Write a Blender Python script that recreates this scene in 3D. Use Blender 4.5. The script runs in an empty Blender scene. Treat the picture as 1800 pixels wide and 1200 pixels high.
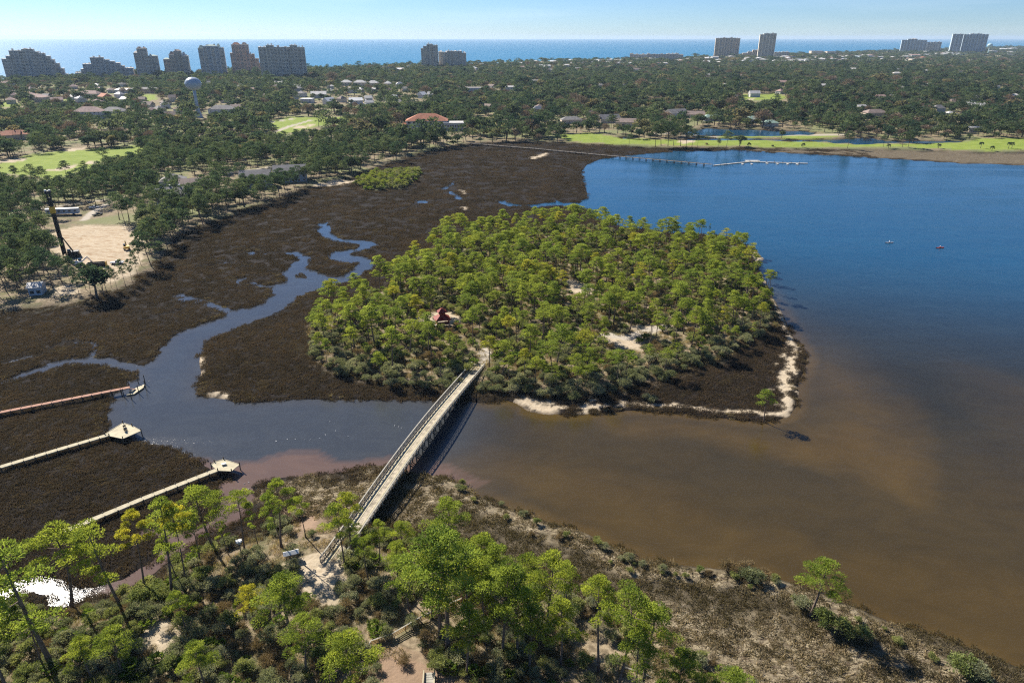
import bpy, math, random
import numpy as np
from mathutils import Vector

# ------------------------------------------------------------------ camera, sky, sun, exposure
SC = bpy.context.scene
COL = SC.collection
H = 100.0
FPX = 1200.0
PITCH = math.atan(534.0 / FPX)
CP, SP = math.cos(PITCH), math.sin(PITCH)
cam_d = bpy.data.cameras.new('camera')
cam_d.lens = 24.0
cam_d.sensor_width = 36.0
cam_d.clip_start = 1.0
cam_d.clip_end = 200000.0
cam = bpy.data.objects.new('camera', cam_d)
cam.location = (0, 0, H)
cam.rotation_euler = (math.pi / 2 - PITCH, 0, 0)
COL.objects.link(cam)
SC.camera = cam

SUN_AZ, SUN_EL = math.radians(45), math.radians(38)     # azimuth left of the view direction
SUN = Vector((-math.sin(SUN_AZ) * math.cos(SUN_EL), math.cos(SUN_AZ) * math.cos(SUN_EL), math.sin(SUN_EL)))
W = bpy.data.worlds.new('World')
SC.world = W
W.use_nodes = True
wt = W.node_tree
wt.nodes.clear()
w_out = wt.nodes.new('ShaderNodeOutputWorld')
w_bg = wt.nodes.new('ShaderNodeBackground')
w_sky = wt.nodes.new('ShaderNodeTexSky')
w_sky.sky_type = 'NISHITA'
w_sky.sun_disc = False
w_sky.sun_elevation = SUN_EL
w_sky.sun_rotation = -SUN_AZ
w_sky.altitude = 2000
w_sky.air_density = 1.0
w_sky.dust_density = 0.45
w_sky.ozone_density = 10.0
w_bg.inputs['Strength'].default_value = 0.06
# thin streaks of high cloud all over the sky
w_tc = wt.nodes.new('ShaderNodeTexCoord'); w_mp = wt.nodes.new('ShaderNodeMapping'); w_mp.inputs['Scale'].default_value = (1.6, 1.6, 22.0)
w_nz = wt.nodes.new('ShaderNodeTexNoise'); w_nz.inputs['Scale'].default_value = 2.2; w_nz.inputs['Detail'].default_value = 5
w_mr = wt.nodes.new('ShaderNodeMapRange')
for i_, v_ in enumerate((0.52, 0.80, 0.0, 0.10)): w_mr.inputs[i_ + 1].default_value = v_
w_mx = wt.nodes.new('ShaderNodeMix'); w_mx.data_type = 'RGBA'; w_mx.inputs[7].default_value = (11.0, 11.6, 12.0, 1)
wt.links.new(w_tc.outputs['Generated'], w_mp.inputs[0]); wt.links.new(w_mp.outputs[0], w_nz.inputs['Vector']); wt.links.new(w_nz.outputs['Fac'], w_mr.inputs[0])
wt.links.new(w_mr.outputs[0], w_mx.inputs[0]); wt.links.new(w_sky.outputs[0], w_mx.inputs[6]); wt.links.new(w_mx.outputs[2], w_bg.inputs[0])
wt.links.new(w_bg.outputs[0], w_out.inputs[0])
sun_d = bpy.data.lights.new('sun', 'SUN')
sun_d.energy = 4.9
sun_d.angle = math.radians(0.5)
sun_d.color = (1.0, 0.93, 0.82)
sun = bpy.data.objects.new('sun', sun_d)
sun.rotation_euler = (-SUN).to_track_quat('-Z', 'Y').to_euler()
sun.location = SUN * 400
COL.objects.link(sun)
SC.view_settings.view_transform = 'Standard'
SC.view_settings.look = 'None'
SC.view_settings.exposure = 1.06
SC.view_settings.gamma = 1.0
SC.view_settings.use_curve_mapping = False
SC.cycles.max_bounces = 5
SC.cycles.diffuse_bounces = 2
SC.cycles.glossy_bounces = 2
SC.cycles.transmission_bounces = 3
SC.cycles.volume_bounces = 0
SC.cycles.sample_clamp_indirect = 6.0
SC.cycles.sample_clamp_direct = 6.0
SC.cycles.use_denoising = False
SC.cycles.filter_width = 1.2

rng = np.random.default_rng(11)
rnd = random.Random(5)
HAZE = 0.000032

# ------------------------------------------------------------------ helpers: places
def G(x, y, z=0.0):
    """point of the ground (height z) that the photograph shows at pixel x, y"""
    d = (y - 600) * CP + FPX * SP
    n = FPX * CP - (y - 600) * SP
    k = (H - z) / d
    return ((x - 900) * k, n * k)

def PJ(X, Y, Z):
    dep = Y * CP + (H - Z) * SP
    v = (H - Z) * CP - Y * SP
    return 900 + FPX * X / dep, 600 + FPX * v / dep

def height_from(Y, ytop):
    k = (ytop - 600) / FPX
    return H - Y * (SP + k * CP) / (CP - k * SP)

def PXM(Y, z=0.0):
    """pixels of the photograph for one metre at distance Y"""
    return FPX / (Y * CP + (H - z) * SP)

def polyw(pts):
    return np.array([G(*p) for p in pts], dtype=np.float64)

def inside(P, X, Y):
    X = np.asarray(X, float); Y = np.asarray(Y, float)
    res = np.zeros(X.shape, bool)
    n = len(P)
    for i in range(n):
        x1, y1 = P[i]; x2, y2 = P[(i + 1) % n]
        if y1 == y2: continue
        c = ((y1 > Y) != (y2 > Y)) & (X < (x2 - x1) * (Y - y1) / (y2 - y1) + x1)
        res ^= c
    return res

def dist_line(P, X, Y, closed):
    d2 = np.full(X.shape, 1e12)
    n = len(P)
    for i in range(n if closed else n - 1):
        x1, y1 = P[i]; x2, y2 = P[(i + 1) % n]
        vx, vy = x2 - x1, y2 - y1
        L = vx * vx + vy * vy + 1e-9
        t = np.clip(((X - x1) * vx + (Y - y1) * vy) / L, 0, 1)
        dx = X - x1 - t * vx; dy = Y - y1 - t * vy
        d2 = np.minimum(d2, dx * dx + dy * dy)
    return np.sqrt(d2)

def sdf(P, X, Y, margin=60.0):
    """distance, positive inside; far outside the box it is -margin"""
    X = np.asarray(X, float); Y = np.asarray(Y, float)
    out = np.full(X.shape, -margin)
    m = (X > P[:, 0].min() - margin) & (X < P[:, 0].max() + margin) & (Y > P[:, 1].min() - margin) & (Y < P[:, 1].max() + margin)
    if m.any():
        xs, ys = X[m], Y[m]
        d = dist_line(P, xs, ys, True)
        out[m] = np.where(inside(P, xs, ys), d, -d)
    return out

def line_d(P, X, Y, margin=30.0):
    X = np.asarray(X, float); Y = np.asarray(Y, float)
    out = np.full(X.shape, margin)
    m = (X > P[:, 0].min() - margin) & (X < P[:, 0].max() + margin) & (Y > P[:, 1].min() - margin) & (Y < P[:, 1].max() + margin)
    if m.any():
        out[m] = dist_line(P, X[m], Y[m], False)
    return out

def hash2(i, j, s):
    v = np.sin(i * 127.1 + j * 311.7 + s * 74.7) * 43758.5453
    return v - np.floor(v)

def vnoise(X, Y, scale, seed=0, octaves=3):
    X = np.asarray(X, float) / scale; Y = np.asarray(Y, float) / scale
    tot = 0; amp = 1; nrm = 0
    for o in range(octaves):
        i = np.floor(X); j = np.floor(Y)
        u = X - i; v = Y - j
        u = u * u * (3 - 2 * u); v = v * v * (3 - 2 * v)
        a = hash2(i, j, seed + o); b = hash2(i + 1, j, seed + o)
        c = hash2(i, j + 1, seed + o); d = hash2(i + 1, j + 1, seed + o)
        tot = tot + amp * ((a * (1 - u) + b * u) * (1 - v) + (c * (1 - u) + d * u) * v)
        nrm += amp; amp *= 0.5; X = X * 2.03 + 11.3; Y = Y * 2.03 + 5.7
    return tot / nrm

def sstep(a, b, x):
    t = np.clip((x - a) / (b - a), 0, 1)
    return t * t * (3 - 2 * t)

# ------------------------------------------------------------------ helpers: objects
def tag(o, label=None, cat=None, group=None, kind=None):
    if label: o['label'] = label
    if cat: o['category'] = cat
    if group: o['group'] = group
    if kind: o['kind'] = kind
    return o

def empty(name, loc, rz=0.0, label=None, cat=None, group=None):
    o = bpy.data.objects.new(name, None)
    o.empty_display_size = 0.5
    COL.objects.link(o)
    o.location = loc
    o.rotation_euler = (0, 0, rz)
    return tag(o, label, cat, group)

def link(name, me, parent=None, mat=None):
    if mat is not None and not me.materials:
        me.materials.append(mat)
    o = bpy.data.objects.new(name, me)
    COL.objects.link(o)
    if parent is not None: o.parent = parent
    return o

def mesh_np(name, V, F, mat=None, smooth=False):
    """V (n,3), F (m,k) array of tris or quads"""
    V = np.asarray(V, np.float32); F = np.asarray(F, np.int32)
    me = bpy.data.meshes.new(name)
    me.vertices.add(len(V)); me.vertices.foreach_set('co', V.ravel())
    k = F.shape[1]
    me.loops.add(F.size); me.loops.foreach_set('vertex_index', F.ravel())
    me.polygons.add(len(F))
    me.polygons.foreach_set('loop_start', np.arange(len(F), dtype=np.int32) * k)
    me.polygons.foreach_set('loop_total', np.full(len(F), k, np.int32))
    if smooth: me.polygons.foreach_set('use_smooth', np.ones(len(F), bool))
    me.update(calc_edges=True)
    if mat is not None: me.materials.append(mat)
    return me

def fattr(me, name, vals):
    a = me.attributes.new(name, 'FLOAT', 'POINT')
    a.data.foreach_set('value', np.asarray(vals, np.float32))

class MB:
    """collects boxes, bars, prisms and turned shapes for ONE mesh"""
    def __init__(s): s.v = []; s.f = []
    def add(s, v, f):
        b = len(s.v); s.v += [tuple(p) for p in v]; s.f += [tuple(i + b for i in q) for q in f]; return s
    def box(s, x0, x1, y0, y1, z0, z1):
        v = [(x0, y0, z0), (x1, y0, z0), (x1, y1, z0), (x0, y1, z0), (x0, y0, z1), (x1, y0, z1), (x1, y1, z1), (x0, y1, z1)]
        return s.add(v, [(0, 3, 2, 1), (4, 5, 6, 7), (0, 1, 5, 4), (1, 2, 6, 5), (2, 3, 7, 6), (3, 0, 4, 7)])
    def bar(s, a, b, w, h=None, up=(0, 0, 1)):
        h = h or w
        a = Vector(a); b = Vector(b); d = (b - a).normalized(); u = Vector(up)
        if abs(d.dot(u)) > 0.98: u = Vector((1, 0, 0))
        r = d.cross(u).normalized(); t = r.cross(d).normalized()
        v = []
        for p in (a, b):
            for sx, sz in ((-1, -1), (1, -1), (1, 1), (-1, 1)): v.append(p + r * sx * w / 2 + t * sz * h / 2)
        return s.add(v, [(0, 1, 2, 3), (7, 6, 5, 4), (0, 4, 5, 1), (1, 5, 6, 2), (2, 6, 7, 3), (3, 7, 4, 0)])
    def tube(s, pts, rad, n=6, caps=True):
        pts = [Vector(p) for p in pts]; rings = []
        for i, p in enumerate(pts):
            d = (pts[min(i + 1, len(pts) - 1)] - pts[max(i - 1, 0)]).normalized()
            u = Vector((1, 0, 0)) if abs(d.x) < 0.9 else Vector((0, 1, 0))
            a = d.cross(u).normalized(); b = d.cross(a)
            r = rad[i] if hasattr(rad, '__len__') else rad
            rings.append([p + (a * math.cos(t) + b * math.sin(t)) * r for t in [2 * math.pi * k / n for k in range(n)]])
        v = [q for r in rings for q in r]; f = []
        for i in range(len(pts) - 1):
            for k in range(n):
                f.append((i * n + k, i * n + (k + 1) % n, (i + 1) * n + (k + 1) % n, (i + 1) * n + k))
        if caps:
            f.append(tuple(range(n - 1, -1, -1))); f.append(tuple((len(pts) - 1) * n + k for k in range(n)))
        return s.add(v, f)
    def lathe(s, prof, n=24, c=(0, 0)):
        v = []; f = []
        for r, z in prof:
            for k in range(n):
                t = 2 * math.pi * k / n; v.append((c[0] + r * math.cos(t), c[1] + r * math.sin(t), z))
        for i in range(len(prof) - 1):
            for k in range(n):
                f.append((i * n + k, i * n + (k + 1) % n, (i + 1) * n + (k + 1) % n, (i + 1) * n + k))
        f.append(tuple(range(n - 1, -1, -1))); f.append(tuple((len(prof) - 1) * n + k for k in range(n)))
        return s.add(v, f)
    def prism(s, pts, z0, z1):
        n = len(pts)
        a = sum(pts[i][0] * pts[(i + 1) % n][1] - pts[(i + 1) % n][0] * pts[i][1] for i in range(n))
        if a < 0: pts = pts[::-1]
        v = [(x, y, z0) for x, y in pts] + [(x, y, z1) for x, y in pts]
        f = [tuple(range(n - 1, -1, -1)), tuple(range(n, 2 * n))] + [(i, (i + 1) % n, n + (i + 1) % n, n + i) for i in range(n)]
        return s.add(v, f)
    def mesh(s, name, mat=None, smooth=False):
        me = bpy.data.meshes.new(name); me.from_pydata(s.v, [], s.f)
        if smooth:
            for p in me.polygons: p.use_smooth = True
        if mat: me.materials.append(mat)
        return me
    def build(s, name, mat, parent=None, smooth=False):
        return link(name, s.mesh(name, mat, smooth), parent)

# ------------------------------------------------------------------ helpers: materials
class NT:
    def __init__(s, name):
        s.m = bpy.data.materials.new(name); s.m.use_nodes = True
        s.t = s.m.node_tree; s.t.nodes.clear()
        s.out = s.n('ShaderNodeOutputMaterial')
    def n(s, t, **kw):
        nd = s.t.nodes.new(t)
        for k, v in kw.items(): setattr(nd, k, v)
        return nd
    def l(s, a, b): s.t.links.new(a, b)
    def put(s, sock, v):
        if hasattr(v, 'links'): s.l(v, sock)
        else: sock.default_value = (v if not (isinstance(v, tuple) and len(v) == 3 and sock.type == 'RGBA') else (*v, 1))
    def pos(s): return s.n('ShaderNodeNewGeometry').outputs['Position']
    def objco(s): return s.n('ShaderNodeTexCoord').outputs['Object']
    def noise(s, vec, scale, detail=3, rough=0.55, dist=0.0):
        nd = s.n('ShaderNodeTexNoise'); s.l(vec, nd.inputs['Vector'])
        nd.inputs['Scale'].default_value = scale; nd.inputs['Detail'].default_value = detail
        nd.inputs['Roughness'].default_value = rough; nd.inputs['Distortion'].default_value = dist
        return nd.outputs['Fac']
    def mapping(s, vec, scale=(1, 1, 1), rot=(0, 0, 0)):
        nd = s.n('ShaderNodeMapping'); s.l(vec, nd.inputs['Vector'])
        nd.inputs['Scale'].default_value = scale; nd.inputs['Rotation'].default_value = rot
        return nd.outputs[0]
    def mix(s, fac, a, b, blend='MIX'):
        nd = s.n('ShaderNodeMix', data_type='RGBA', blend_type=blend)
        s.put(nd.inputs['Factor'], fac); s.put(nd.inputs[6], a); s.put(nd.inputs[7], b)
        return nd.outputs[2]
    def math(s, op, a, b=0.0, c=None):
        nd = s.n('ShaderNodeMath', operation=op)
        s.put(nd.inputs[0], a); s.put(nd.inputs[1], b)
        if c is not None: s.put(nd.inputs[2], c)
        return nd.outputs[0]
    def rng(s, v, a, b, c=0.0, d=1.0):
        nd = s.n('ShaderNodeMapRange'); nd.interpolation_type = 'SMOOTHSTEP'
        s.put(nd.inputs[0], v)
        for i, x in enumerate((a, b, c, d)): nd.inputs[i + 1].default_value = x
        return nd.outputs[0]
    def attr(s, name):
        nd = s.n('ShaderNodeAttribute', attribute_name=name); return nd.outputs['Fac']
    def bump(s, h, strength=0.3, dist=0.1):
        nd = s.n('ShaderNodeBump'); s.l(h, nd.inputs['Height'])
        s.put(nd.inputs['Strength'], strength); nd.inputs['Distance'].default_value = dist
        return nd.outputs[0]
    def bsdf(s, col, rough=0.8, normal=None, spec=0.3, metal=0.0, ior=1.45):
        nd = s.n('ShaderNodeBsdfPrincipled')
        s.put(nd.inputs['Base Color'], col); s.put(nd.inputs['Roughness'], rough)
        nd.inputs['Specular IOR Level'].default_value = spec; nd.inputs['Metallic'].default_value = metal
        nd.inputs['IOR'].default_value = ior
        if normal is not None: s.l(normal, nd.inputs['Normal'])
        s.l(nd.outputs[0], s.out.inputs['Surface'])
        return nd

def plain(name, col, rough=0.8, var=0.25, scale=0.8, bump=0.0, metal=0.0, spec=0.3):
    t = NT(name); co = t.objco()
    nz = t.noise(co, scale, 4, 0.6)
    dark = tuple(c * (1 - var) for c in col); lite = tuple(min(1, c * (1 + var)) for c in col)
    c = t.mix(t.rng(nz, 0.3, 0.7), dark, lite)
    nm = t.bump(t.noise(co, scale * 6, 3), 0.5, bump) if bump else None
    t.bsdf(c, rough, nm, spec, metal)
    return t.m

def leafmat(name, c1, c2, c3=None, trans=0.4, bands=None):
    t = NT(name)
    oi = t.n('ShaderNodeObjectInfo').outputs['Random']
    sh = t.attr('shade')
    c = t.mix(oi, c1, c2)
    if c3: c = t.mix(t.rng(oi, 0.86, 1.0), c, c3)
    if bands:
        b1 = t.noise(t.pos(), 0.028, 4, 0.6, 0.8); b2 = t.noise(t.pos(), 0.11, 3, 0.6)
        c = t.mix(t.rng(b1, 0.38, 0.62), c, t.mix(1.0, c, bands[0], 'MULTIPLY')); c = t.mix(t.math('MULTIPLY', t.rng(b2, 0.56, 0.70), 0.8), c, bands[1])
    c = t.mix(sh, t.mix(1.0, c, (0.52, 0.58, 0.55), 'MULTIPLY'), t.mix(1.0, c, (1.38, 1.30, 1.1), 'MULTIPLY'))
    d = t.n('ShaderNodeBsdfDiffuse'); t.l(c, d.inputs[0])
    tr = t.n('ShaderNodeBsdfTranslucent'); t.l(t.mix(1.0, c, (1.25, 1.2, 0.8), 'MULTIPLY'), tr.inputs[0])
    mx = t.n('ShaderNodeMixShader'); mx.inputs[0].default_value = trans
    t.l(d.outputs[0], mx.inputs[1]); t.l(tr.outputs[0], mx.inputs[2])
    t.l(mx.outputs[0], t.out.inputs['Surface'])
    return t.m

M = {}
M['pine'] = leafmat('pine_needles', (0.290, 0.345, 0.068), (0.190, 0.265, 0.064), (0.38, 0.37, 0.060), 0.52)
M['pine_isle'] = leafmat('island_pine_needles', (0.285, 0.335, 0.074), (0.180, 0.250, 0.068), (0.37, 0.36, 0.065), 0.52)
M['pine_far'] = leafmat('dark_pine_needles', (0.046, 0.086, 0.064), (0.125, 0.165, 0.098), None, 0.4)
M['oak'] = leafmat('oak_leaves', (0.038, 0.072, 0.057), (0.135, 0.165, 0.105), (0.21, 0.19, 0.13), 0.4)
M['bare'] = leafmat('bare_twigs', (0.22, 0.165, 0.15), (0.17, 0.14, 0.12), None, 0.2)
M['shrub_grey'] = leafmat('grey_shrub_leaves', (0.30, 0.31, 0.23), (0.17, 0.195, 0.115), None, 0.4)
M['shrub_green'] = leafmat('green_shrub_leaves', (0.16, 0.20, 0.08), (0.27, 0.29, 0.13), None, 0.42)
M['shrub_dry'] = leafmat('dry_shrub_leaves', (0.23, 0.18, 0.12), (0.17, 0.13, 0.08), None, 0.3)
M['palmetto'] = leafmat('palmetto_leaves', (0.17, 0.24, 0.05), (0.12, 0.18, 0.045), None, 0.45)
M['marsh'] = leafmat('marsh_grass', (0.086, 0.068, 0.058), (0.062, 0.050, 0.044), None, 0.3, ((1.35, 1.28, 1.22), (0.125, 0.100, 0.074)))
M['dry_grass'] = leafmat('dry_grass', (0.34, 0.27, 0.17), (0.24, 0.20, 0.11), (0.20, 0.21, 0.10), 0.35)
M['bank'] = leafmat('bank_grass', (0.135, 0.112, 0.066), (0.09, 0.076, 0.047), None, 0.3)
M['straw'] = leafmat('matted_straw', (0.26, 0.21, 0.135), (0.15, 0.118, 0.076), None, 0.3)
M['bark'] = plain('pine_bark', (0.13, 0.095, 0.075), 0.9, 0.35, 2.0)
M['bark_grey'] = plain('oak_bark', (0.11, 0.095, 0.08), 0.9, 0.3, 1.5)
M['wood'] = plain('weathered_deck_wood', (0.37, 0.32, 0.24), 0.85, 0.38, 0.7, 0.01)
M['wood_pale'] = plain('pale_dock_wood', (0.44, 0.39, 0.27), 0.85, 0.15, 0.9)
M['wood_red'] = plain('reddish_dock_wood', (0.36, 0.20, 0.14), 0.85, 0.18, 0.9)
M['wood_grey'] = plain('grey_rail_wood', (0.34, 0.32, 0.27), 0.85, 0.2, 1.5)
M['wood_gold'] = plain('golden_fence_wood', (0.46, 0.30, 0.12), 0.8, 0.2, 1.5)
M['pile'] = plain('dark_pile_wood', (0.09, 0.075, 0.06), 0.9, 0.3, 1.0)
M['float'] = plain('grey_float_deck', (0.42, 0.41, 0.38), 0.7, 0.12, 0.4)
M['white'] = plain('white_paint', (0.62, 0.62, 0.61), 0.5, 0.06, 0.2)
M['tank'] = plain('tank_white_blue', (0.36, 0.41, 0.48), 0.35, 0.05, 0.1)
M['pier'] = plain('grey_pier_wood', (0.20, 0.18, 0.155), 0.9, 0.2, 0.6)
M['black'] = plain('black_steel', (0.022, 0.021, 0.023), 0.5, 0.3, 0.5)
M['yellow'] = plain('machine_yellow', (0.55, 0.33, 0.04), 0.5, 0.15, 0.5)
M['rail_dark'] = plain('dark_weathered_rail', (0.17, 0.155, 0.13), 0.85, 0.2, 1.5)
M['tower_glass'] = plain('tower_glazing', (0.13, 0.145, 0.16), 0.3, 0.2, 0.1)
M['glass'] = plain('window_glass', (0.03, 0.045, 0.055), 0.12, 0.2, 0.3, spec=0.6)
M['terracotta'] = plain('terracotta_roof', (0.42, 0.17, 0.10), 0.85, 0.2, 0.3)
M['roof_grey'] = plain('grey_shingle_roof', (0.20, 0.19, 0.185), 0.85, 0.2, 0.3)
M['roof_brown'] = plain('brown_shingle_roof', (0.24, 0.185, 0.16), 0.85, 0.2, 0.3)
M['roof_pink'] = plain('faded_pink_roof', (0.34, 0.23, 0.20), 0.85, 0.2, 0.3)
M['roof_pale'] = plain('pale_metal_roof', (0.48, 0.465, 0.44), 0.6, 0.15, 0.2)
M['roof_green'] = plain('green_metal_roof', (0.24, 0.34, 0.29), 0.6, 0.15, 0.2)
M['wall_white'] = plain('white_stucco', (0.54, 0.53, 0.51), 0.8, 0.08, 0.2)
M['wall_cream'] = plain('cream_stucco', (0.52, 0.46, 0.36), 0.85, 0.1, 0.2)
M['wall_tan'] = plain('tan_stucco', (0.56, 0.47, 0.38), 0.85, 0.1, 0.1)
M['wall_grey'] = plain('grey_concrete', (0.50, 0.50, 0.49), 0.85, 0.1, 0.1)
M['tower_blue'] = plain('blue_grey_facade', (0.42, 0.50, 0.56), 0.8, 0.1, 0.1)
M['tower_cream'] = plain('cream_facade', (0.66, 0.59, 0.48), 0.85, 0.1, 0.1)
M['wall_blue'] = plain('blue_grey_siding', (0.30, 0.36, 0.42), 0.8, 0.1, 0.2)
M['wall_pink'] = plain('pinkish_stucco', (0.62, 0.43, 0.34), 0.85, 0.1, 0.1)
M['slab'] = plain('balcony_concrete', (0.58, 0.54, 0.48), 0.85, 0.1, 0.1)
M['red'] = plain('red_paint', (0.20, 0.022, 0.016), 0.6, 0.25, 1.5)
M['red_boat'] = plain('red_plastic', (0.60, 0.10, 0.06), 0.4, 0.1, 1.0)
M['skin'] = plain('skin', (0.55, 0.35, 0.26), 0.6, 0.05, 3)
M['shirt'] = plain('white_shirt', (0.75, 0.75, 0.75), 0.8, 0.05, 3)
M['vest'] = plain('red_vest', (0.70, 0.12, 0.06), 0.7, 0.1, 3)
M['blue_paint'] = plain('blue_grey_paint', (0.40, 0.47, 0.56), 0.6, 0.1, 0.3)
M['car_a'] = plain('white_car_paint', (0.75, 0.76, 0.78), 0.3, 0.04, 0.3)
M['car_b'] = plain('grey_car_paint', (0.22, 0.23, 0.25), 0.3, 0.05, 0.3)
M['car_c'] = plain('dark_car_paint', (0.03, 0.035, 0.045), 0.3, 0.05, 0.3)
M['car_d'] = plain('maroon_car_paint', (0.22, 0.03, 0.03), 0.3, 0.05, 0.3)
M['rubber'] = plain('tyre_rubber', (0.02, 0.02, 0.02), 0.9, 0.1, 2)

# ------------------------------------------------------------------ outlines of the place (traced on the ground)
NORTH = [(2600, 300), (1800, 291), (1690, 288), (1580, 281), (1470, 274), (1367, 269), (1301, 264), (1240, 266), (1184, 266),
         (1140, 270), (1110, 273), (1082, 277), (1060, 279), (1045, 284), (1032, 290), (1022, 302), (1021, 312), (1029, 328), (1033, 342), (1030, 350),
         (1010, 357), (990, 358), (976, 351), (972, 356), (955, 358), (930, 360), (905, 359), (886, 356), (884, 353), (880, 356), (895, 362), (925, 363), (950, 364),
         (985, 361), (1015, 364), (1030, 367)]
ISLE_E = [(1048, 386), (1100, 399), (1160, 408), (1215, 411), (1252, 414), (1290, 421), (1312, 432), (1328, 440), (1343, 455), (1332, 470), (1342, 488),
          (1352, 505), (1362, 528), (1374, 548), (1386, 572), (1396, 592), (1412, 615), (1420, 632), (1414, 652), (1405, 672), (1402, 695),
          (1398, 716), (1386, 733), (1350, 741), (1310, 740), (1260, 735), (1210, 729), (1150, 723), (1100, 722), (1060, 726), (1020, 729),
          (985, 728), (955, 729), (928, 722), (908, 709), (890, 704), (866, 708), (840, 708), (800, 704), (750, 705), (700, 703), (600, 703),
          (533, 702), (493, 703), (473, 707), (447, 708), (413, 708), (398, 702), (373, 699), (349, 696), (344, 676), (349, 669), (351, 658),
          (350, 636), (353, 624), (362, 616), (358, 609), (364, 598), (382, 591), (400, 584), (427, 574), (433, 570), (472, 558), (493, 548),
          (507, 538), (523, 525), (532, 518), (548, 513), (567, 507), (592, 498), (612, 493), (632, 485), (650, 473), (658, 467), (653, 456),
          (640, 453), (622, 452), (609, 448), (615, 443), (633, 440), (650, 435), (662, 432), (650, 426), (640, 425), (618, 425), (597, 422.5),
          (585, 416), (577, 410), (577, 402), (572, 392), (564, 393), (562, 403), (563, 411), (575, 417), (590, 424), (615, 427.5), (637, 430)]
CREEK_W = [(638, 433), (630, 438), (610, 441), (588, 444), (579, 450), (588, 457), (600, 462), (617, 461), (632, 459), (637, 462), (625, 470), (618, 477),
           (608, 483), (592, 489), (573, 488), (570, 485), (558, 478), (545, 475), (534, 470), (540, 462), (545, 455), (533, 449), (520, 444),
           (507, 445), (517, 448), (525, 450), (528, 455), (523, 460), (508, 470), (498, 478), (498, 483), (503, 488), (505, 493), (500, 498),
           (480, 502), (463, 502), (470, 505), (482, 506), (483, 512), (477, 520), (467, 530), (455, 537), (433, 542), (410, 545), (360, 529), (318, 516),
           (317, 518), (360, 532), (404, 548), (391, 560), (378, 562), (351, 571), (329, 579), (313, 586), (298, 598), (284, 611), (273, 629), (264, 638),
           (244, 642), (236, 639), (213, 637), (196, 629), (164, 630), (168, 615), (172, 604), (168, 599), (164, 612), (155, 626), (153, 627),
           (133, 629), (111, 632), (89, 638), (67, 648), (44, 653), (33, 660), (0, 671), (-120, 700), (-120, 706), (0, 676),
           (40, 664), (56, 659), (89, 651), (100, 645), (122, 640), (151, 641), (184, 643), (211, 649), (227, 654), (241, 658), (240, 667), (227, 669),
           (222, 678), (205, 686), (193, 693), (196, 702), (191, 716), (189, 733), (190, 750), (194, 764), (227, 774), (248, 778), (281, 781), (313, 792),
           (334, 804), (360, 816), (378, 828), (402, 838), (386, 852), (383, 860), (390, 880), (388, 897), (369, 907), (353, 923), (335, 930), (323, 932),
           (300, 928), (270, 925), (241, 936), (250, 944), (285, 945), (290, 951), (282, 970), (262, 990), (243, 1000), (213, 1020), (167, 1033),
           (135, 1036), (118, 1022), (100, 1016), (70, 1013), (30, 1021), (0, 1034), (-150, 1060), (-150, 1100), (0, 1056), (30, 1049), (60, 1038), (78, 1046),
           (86, 1064), (110, 1066), (140, 1057), (167, 1046), (187, 1046), (213, 1038), (233, 1028), (270, 1008), (290, 990), (302, 984), (327, 963),
           (344, 953), (355, 940), (395, 924), (423, 915), (437, 900), (446, 883), (449, 869), (440, 856)]
NEAR_S = [(444, 852), (485, 839), (554, 834), (612, 829), (656, 815), (676, 819), (710, 830), (742, 832), (776, 836), (810, 849), (844, 873), (895, 894), (947, 911),
          (998, 927), (1050, 945), (1087, 964), (1133, 984), (1193, 993), (1250, 995), (1293, 1003), (1350, 1009), (1400, 1028), (1467, 1051),
          (1512, 1068), (1575, 1095), (1637, 1114), (1721, 1144), (1783, 1168), (1850, 1195), (2050, 1290), (3200, 1290)]
WATER = polyw(NORTH + ISLE_E + CREEK_W + NEAR_S)
WATER = np.vstack([WATER, [(900, 60), (900, 300)]])
ISLET = polyw([(520, 482), (524, 478), (533, 478), (543, 485), (543, 491), (536, 492), (524, 488)])
POOLS = [polyw(p) for p in (
    [(1203, 233), (1240, 226.5), (1300, 228), (1360, 230), (1420, 232), (1440, 236), (1400, 239), (1330, 240), (1250, 240), (1205, 238)],
    [(1180, 246.5), (1240, 243), (1300, 243), (1360, 246), (1420, 247), (1480, 245), (1530, 243), (1560, 248.5), (1690, 248.5), (1690, 251.5), (1570, 253), (1510, 255), (1440, 250.5), (1360, 249), (1280, 247.3), (1220, 247.5)],
    [(1075, 243.5), (1105, 241), (1135, 243), (1105, 245)],
    [(26, 318), (50, 316), (57, 319), (30, 322)],
    [(466, 503.5), (452, 498.5), (441, 496), (446, 500), (458, 504)], [(420, 489), (427, 489), (423, 496), (416, 501)],
    [(441, 444), (446, 444), (446, 447), (441, 447)],
    [(734, 352), (746, 352), (744, 357), (732, 358)], [(781, 330), (786, 327), (784, 332), (779, 333)], [(792, 338), (802, 342), (801, 345), (793, 341)],
    [(803, 345), (810, 346), (809, 350), (803, 349)], [(790, 326), (795, 322), (794, 326)], [(842, 311), (850, 310), (850, 312), (843, 312)])]
COAST = polyw([(-600, 150), (0, 141), (150, 138), (300, 134), (450, 128), (600, 121), (800, 114), (1000, 106.5), (1200, 101), (1450, 94), (1650, 88), (1800, 83)])
COAST_POLY = np.vstack([[(-9000, -3000), (-9000, 500)], COAST, [(20000, 24000), (40000, 24000), (40000, -3000)]])
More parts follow.
